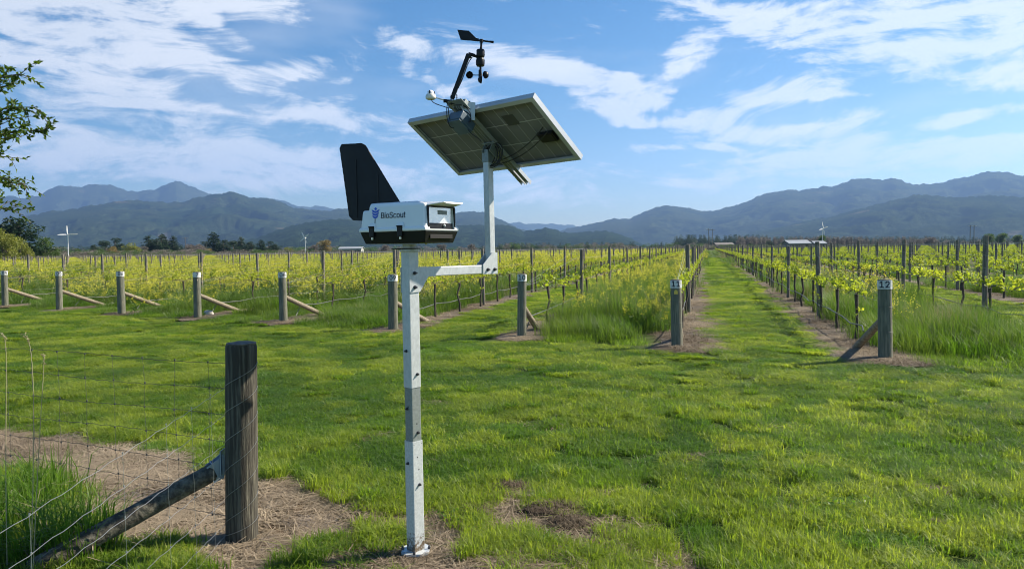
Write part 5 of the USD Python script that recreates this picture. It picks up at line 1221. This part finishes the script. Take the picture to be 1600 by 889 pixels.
pr = [('dark_pine', *B_(cl, ct, 900), 'conif'), ('bare_poplar', *B_(pl, pt, 700), 'bare'), ('low_scrub', *B_(bl, bt, 800), 'bush_g'), ('brown_scrub', *B_(bl, bt, 800), 'bare')]
pr = [(a, b, M[d], c) for a, b, c, d in pr]
belt('distant_wood', pr, [(1055, 1200, 130, 820, 900, 366, 374, [0], 1.3), (1200, 1700, 330, 900, 1100, 368, 375, [0], 1.5), (1150, 1460, 260, 560, 640, 368, 378, [1], 1.3), (1400, 1620, 60, 620, 700, 372, 379, [1, 3], 1.5)], 'far dark pine belt with bare poplars before it beyond the vineyard on the right', 'wood')
belt('distant_scrub', pr, [(-120, 1060, 420, 300, 420, 388, 393.5, [2, 3, 3], 2.0), (-120, 1150, 420, 700, 1500, 383, 388, [0, 2, 3], 2.2), (780, 1100, 160, 500, 700, 377, 385, [0, 2, 3], 1.5), (1100, 1760, 200, 300, 420, 380, 384, [2, 3], 2.2)], 'low far scrub and hedges across the plain beyond the vines', 'scrub')


# tall leafy tree at the left edge, its trunk just outside the frame
tb0 = at(-150, 400, 7.2); tb0 = np.array([tb0[0], tb0[1], 0.0])
lt = thing('leafy_tree', 'green leafy tree reaching its branches in from the left picture edge', 'tree', tb0)
q = np.random.default_rng(65); wood = [tube([[0, 0, -.1], [.05, .03, 1.2], [-.02, .05, 2.4], [.08, 0, 3.6]], .11, 10, .05)]; cs, ds, sz = [], [], []
def bough(z0, tip, r0, n_leaf, droop=.0, seed=0):
    p0 = np.array([.03, .02, z0]); tip = np.asarray(tip) - tb0; mid = (p0 + tip) / 2 + np.array([0, q.normal(0, .1), .12 - droop]); c = bez(p0, p0 + (mid - p0) * .8, mid + (tip - mid) * .4 + [0, 0, .06], tip, 14)
    wood.append(tube(c, r0, 6, .004)); twigs = [c[5:]]
    for j in range(4, 14):
        for _ in range(2):
            a = c[j]; L = q.uniform(.08, .24); d = unit((c[min(j + 1, 13)] - c[j - 1]) * q.uniform(1, 3) + q.normal(0, .12, 3)); tw = np.array([a, a + d * L * .6 + [0, 0, .01], a + d * L + [0, 0, q.normal(-.01, .02)]]); wood.append(tube(tw, .0035, 4, .002)); twigs.append(tw)
    for tw in twigs:
        n = int(n_leaf * .95) if len(tw) > 4 else int(n_leaf * .30)
        for f in q.uniform(.1, 1.0, n):
            i = f * (len(tw) - 1); k_ = min(int(i), len(tw) - 2); p = tw[k_] + (tw[k_ + 1] - tw[k_]) * (i - k_); d = unit(unit(tw[k_ + 1] - tw[k_]) * .8 + q.normal(0, .6, 3) + [0, 0, -.15]); cs.append(p); ds.append(d); sz.append(q.uniform(.032, .066))
for u, v, z0, nl in ((32, 116, 2.9, 30), (18, 134, 2.85, 24), (52, 168, 2.7, 34), (20, 186, 2.6, 24), (67, 205, 2.6, 38), (28, 216, 2.5, 24), (12, 246, 2.4, 22), (38, 289, 2.2, 30), (14, 280, 2.2, 22), (22, 330, 2.0, 26), (-30, 90, 3.2, 24), (-40, 300, 2.4, 24)):
    bough(z0, at(u, v, 7.2 + q.uniform(-.35, .35)), .016, nl)
n = len(cs); v, f = leaf_quads(np.array(cs), np.array(ds), dirs(n, q, .9), np.array(sz), q, .55)
obj('trunk', wood[0], M['bark2'], lt, smooth=50); obj('branches', cat_(wood[1:]), M['bark2'], lt, smooth=50)
tag(obj('leaves', (v, f), M['tleaf'], lt, tint=np.repeat(np.clip(q.normal(.35, .3, n), 0, 1), 4)), kind='stuff')


# frost fans
def wind_machine(label, u, v_hub, D, blades4, spin, yaw):
    p = at(u, 400, D); zh = float(at(u, v_hub, D)[2]); w = thing('wind_machine', label, 'wind machine', (p[0], p[1], 0), yaw)
    obj('tower', cyl((0, 0, -.1), (0, 0, zh), .17, .12, n=14), M['mast'], w, smooth=40)
    obj('gearbox', box(.9, .42, .42, (-.1, 0, zh + .1), r=.1), M['mast'], w); hb = np.array([.45, 0, zh + .1])
    obj('hub', cyl(hb - [.15, 0, 0], hb + [.12, 0, 0], .17, .1, n=12), M['mast'], w)
    for i in range(4):
        a = spin + i * math.pi / 2; d = np.array([0, math.cos(a), math.sin(a)]); s = np.cross([1, 0, 0], d)
        bl = m3.Manifold.batch_hull([m3.Manifold.sphere(.02, 8).translate(tuple(hb + d * r_ + s * c_ + np.array([o_, 0, 0]))) for r_, c_, o_ in ((.1, -.12, -.04), (.1, .12, .04), (1.6, -.22, -.06), (1.6, .22, .06), (2.9, -.13, -.02), (2.9, .13, .02))])
        obj('blade', tm(bl), M['mast'], w)
    obj('engine_box', box(1.6, 1.2, 1.2, (-.2, .9, .62), r=.05), M['whitewall'], w)


wind_machine('tall white wind machine on the far left right of the small green tree', 107, 367, 255, True, math.pi / 2 + .05, -math.pi / 2 + .55)
wind_machine('short white wind machine above the yellow flowers left of the air sampler', 477.5, 372, 330, True, .55, -math.pi / 2 - .5)
wind_machine('white wind machine behind the metal roofed shed on the right', 1285, 357.5, 330, True, .25, -math.pi / 2 + .5)


def shed(name, label, u0, u1, v_ridge, v_eave, D, depth, roof, wall, windows):
    a, b = at(u0, 390, D), at(u1, 390, D); W_ = np.linalg.norm((b - a)[:2]); ze, zr = float(at((u0 + u1) / 2, v_eave, D)[2]), float(at((u0 + u1) / 2, v_ridge, D)[2]); an = math.atan2(b[1] - a[1], b[0] - a[0])
    s = thing(name, label, 'building', (*((a + b) / 2)[:2], 0), an)
    obj('wall', box(W_, depth, ze + .1, (0, depth / 2, (ze - .1) / 2)), M[wall], s)
    hd = depth / 2
    for k_ in (-1, 1):
        P = np.array([(0, 0), (1, 0), (1, 1), (0, 1)]); q0 = np.array([-W_ / 2 - .5, hd + k_ * (hd + .6), ze - .12]); q1 = np.array([W_ / 2 + .5, hd + k_ * (hd + .6), ze - .12]); q2 = np.array([W_ / 2 + .5, hd, zr]); q3 = np.array([-W_ / 2 - .5, hd, zr])
        lo = np.stack([q0, q1, q2, q3]); mm = np.vstack([lo, lo + [0, 0, .16]]); obj('roof_slope', trimesh.convex.convex_hull(mm), M[roof], s)
    for k_ in (-1, 1): obj('gable', trimesh.convex.convex_hull(np.array([(k_ * W_ / 2, 0, ze), (k_ * W_ / 2, depth, ze), (k_ * W_ / 2, hd, zr - .1), (k_ * (W_ / 2 - .2), 0, ze), (k_ * (W_ / 2 - .2), depth, ze), (k_ * (W_ / 2 - .2), hd, zr - .1)])), M[wall], s)
    for i in range(windows): obj('window', box(1.4, .08, 1.1, (-W_ / 2 + W_ * (i + .5) / windows, -.03, ze * .55)), M['windowp'], s)


shed('metal_shed', 'wide shed with pale metal roof beyond the vines on the right', 1234, 1266, 375.5, 380.5, 300, 9, 'roof', 'shedwall', 4)
shed('small_shed', 'small shed with pale roof just right of the wide metal roofed shed', 1274, 1290, 377.0, 380.5, 306, 6, 'roof', 'shedwall', 2)
shed('farm_house', 'long low pale roofed building beyond the vines left of the steel post', 530, 564, 386.0, 388.6, 360, 7, 'roof', 'whitewall', 6)
shed('farm_shed', 'long low brown shed just right of the far end of the mown alley', 1120, 1146, 379.5, 382.5, 420, 8, 'shedwall', 'shedwall', 0)


def power_pole(label, u, v_top, D, arm=1.3):
    p = at(u, 395, D); h = float(at(u, v_top, D)[2]); s = thing('power_pole', label, 'power pole', (p[0], p[1], 0), .2)
    obj('pole', cyl((0, 0, -.1), (0, 0, h), .17, .12, n=10), M['pole'], s, smooth=40)
    obj('crossarm', box(arm * 2, .12, .14, (0, -.16, h - .5)), M['pole'], s)
    for x_ in (-arm * .9, -arm * .35, arm * .35, arm * .9): obj('insulator', cyl((x_, -.16, h - .43), (x_, -.16, h - .18), .05, .03, n=8), M['offwhite'], s)


power_pole('left power pole at the far end of the mown alley', 1107.5, 357, 330); power_pole('right power pole at the far end of the mown alley', 1113, 358, 345)
power_pole('left of the twin power poles on the far right', 1515.5, 352, 330); power_pole('right of the twin power poles on the far right', 1521.5, 352, 336)
power_pole('lone thin power pole between the three conifers and the long dark group', 290, 371, 380)

# ------------------------------------------------------------------ air
hz = usdkit.material(stage, '/World/Looks/haze_air', {'v': ('principled_volume', {'color': HAZE_COL, 'density': HAZE_D, 'anisotropy': HAZE_G})}, [], volume='v.volume')
tag(obj('haze', trimesh.creation.box(bounds=[[-16500, -2000, -5], [16500, 17000, 1900]]), hz), kind='stuff')
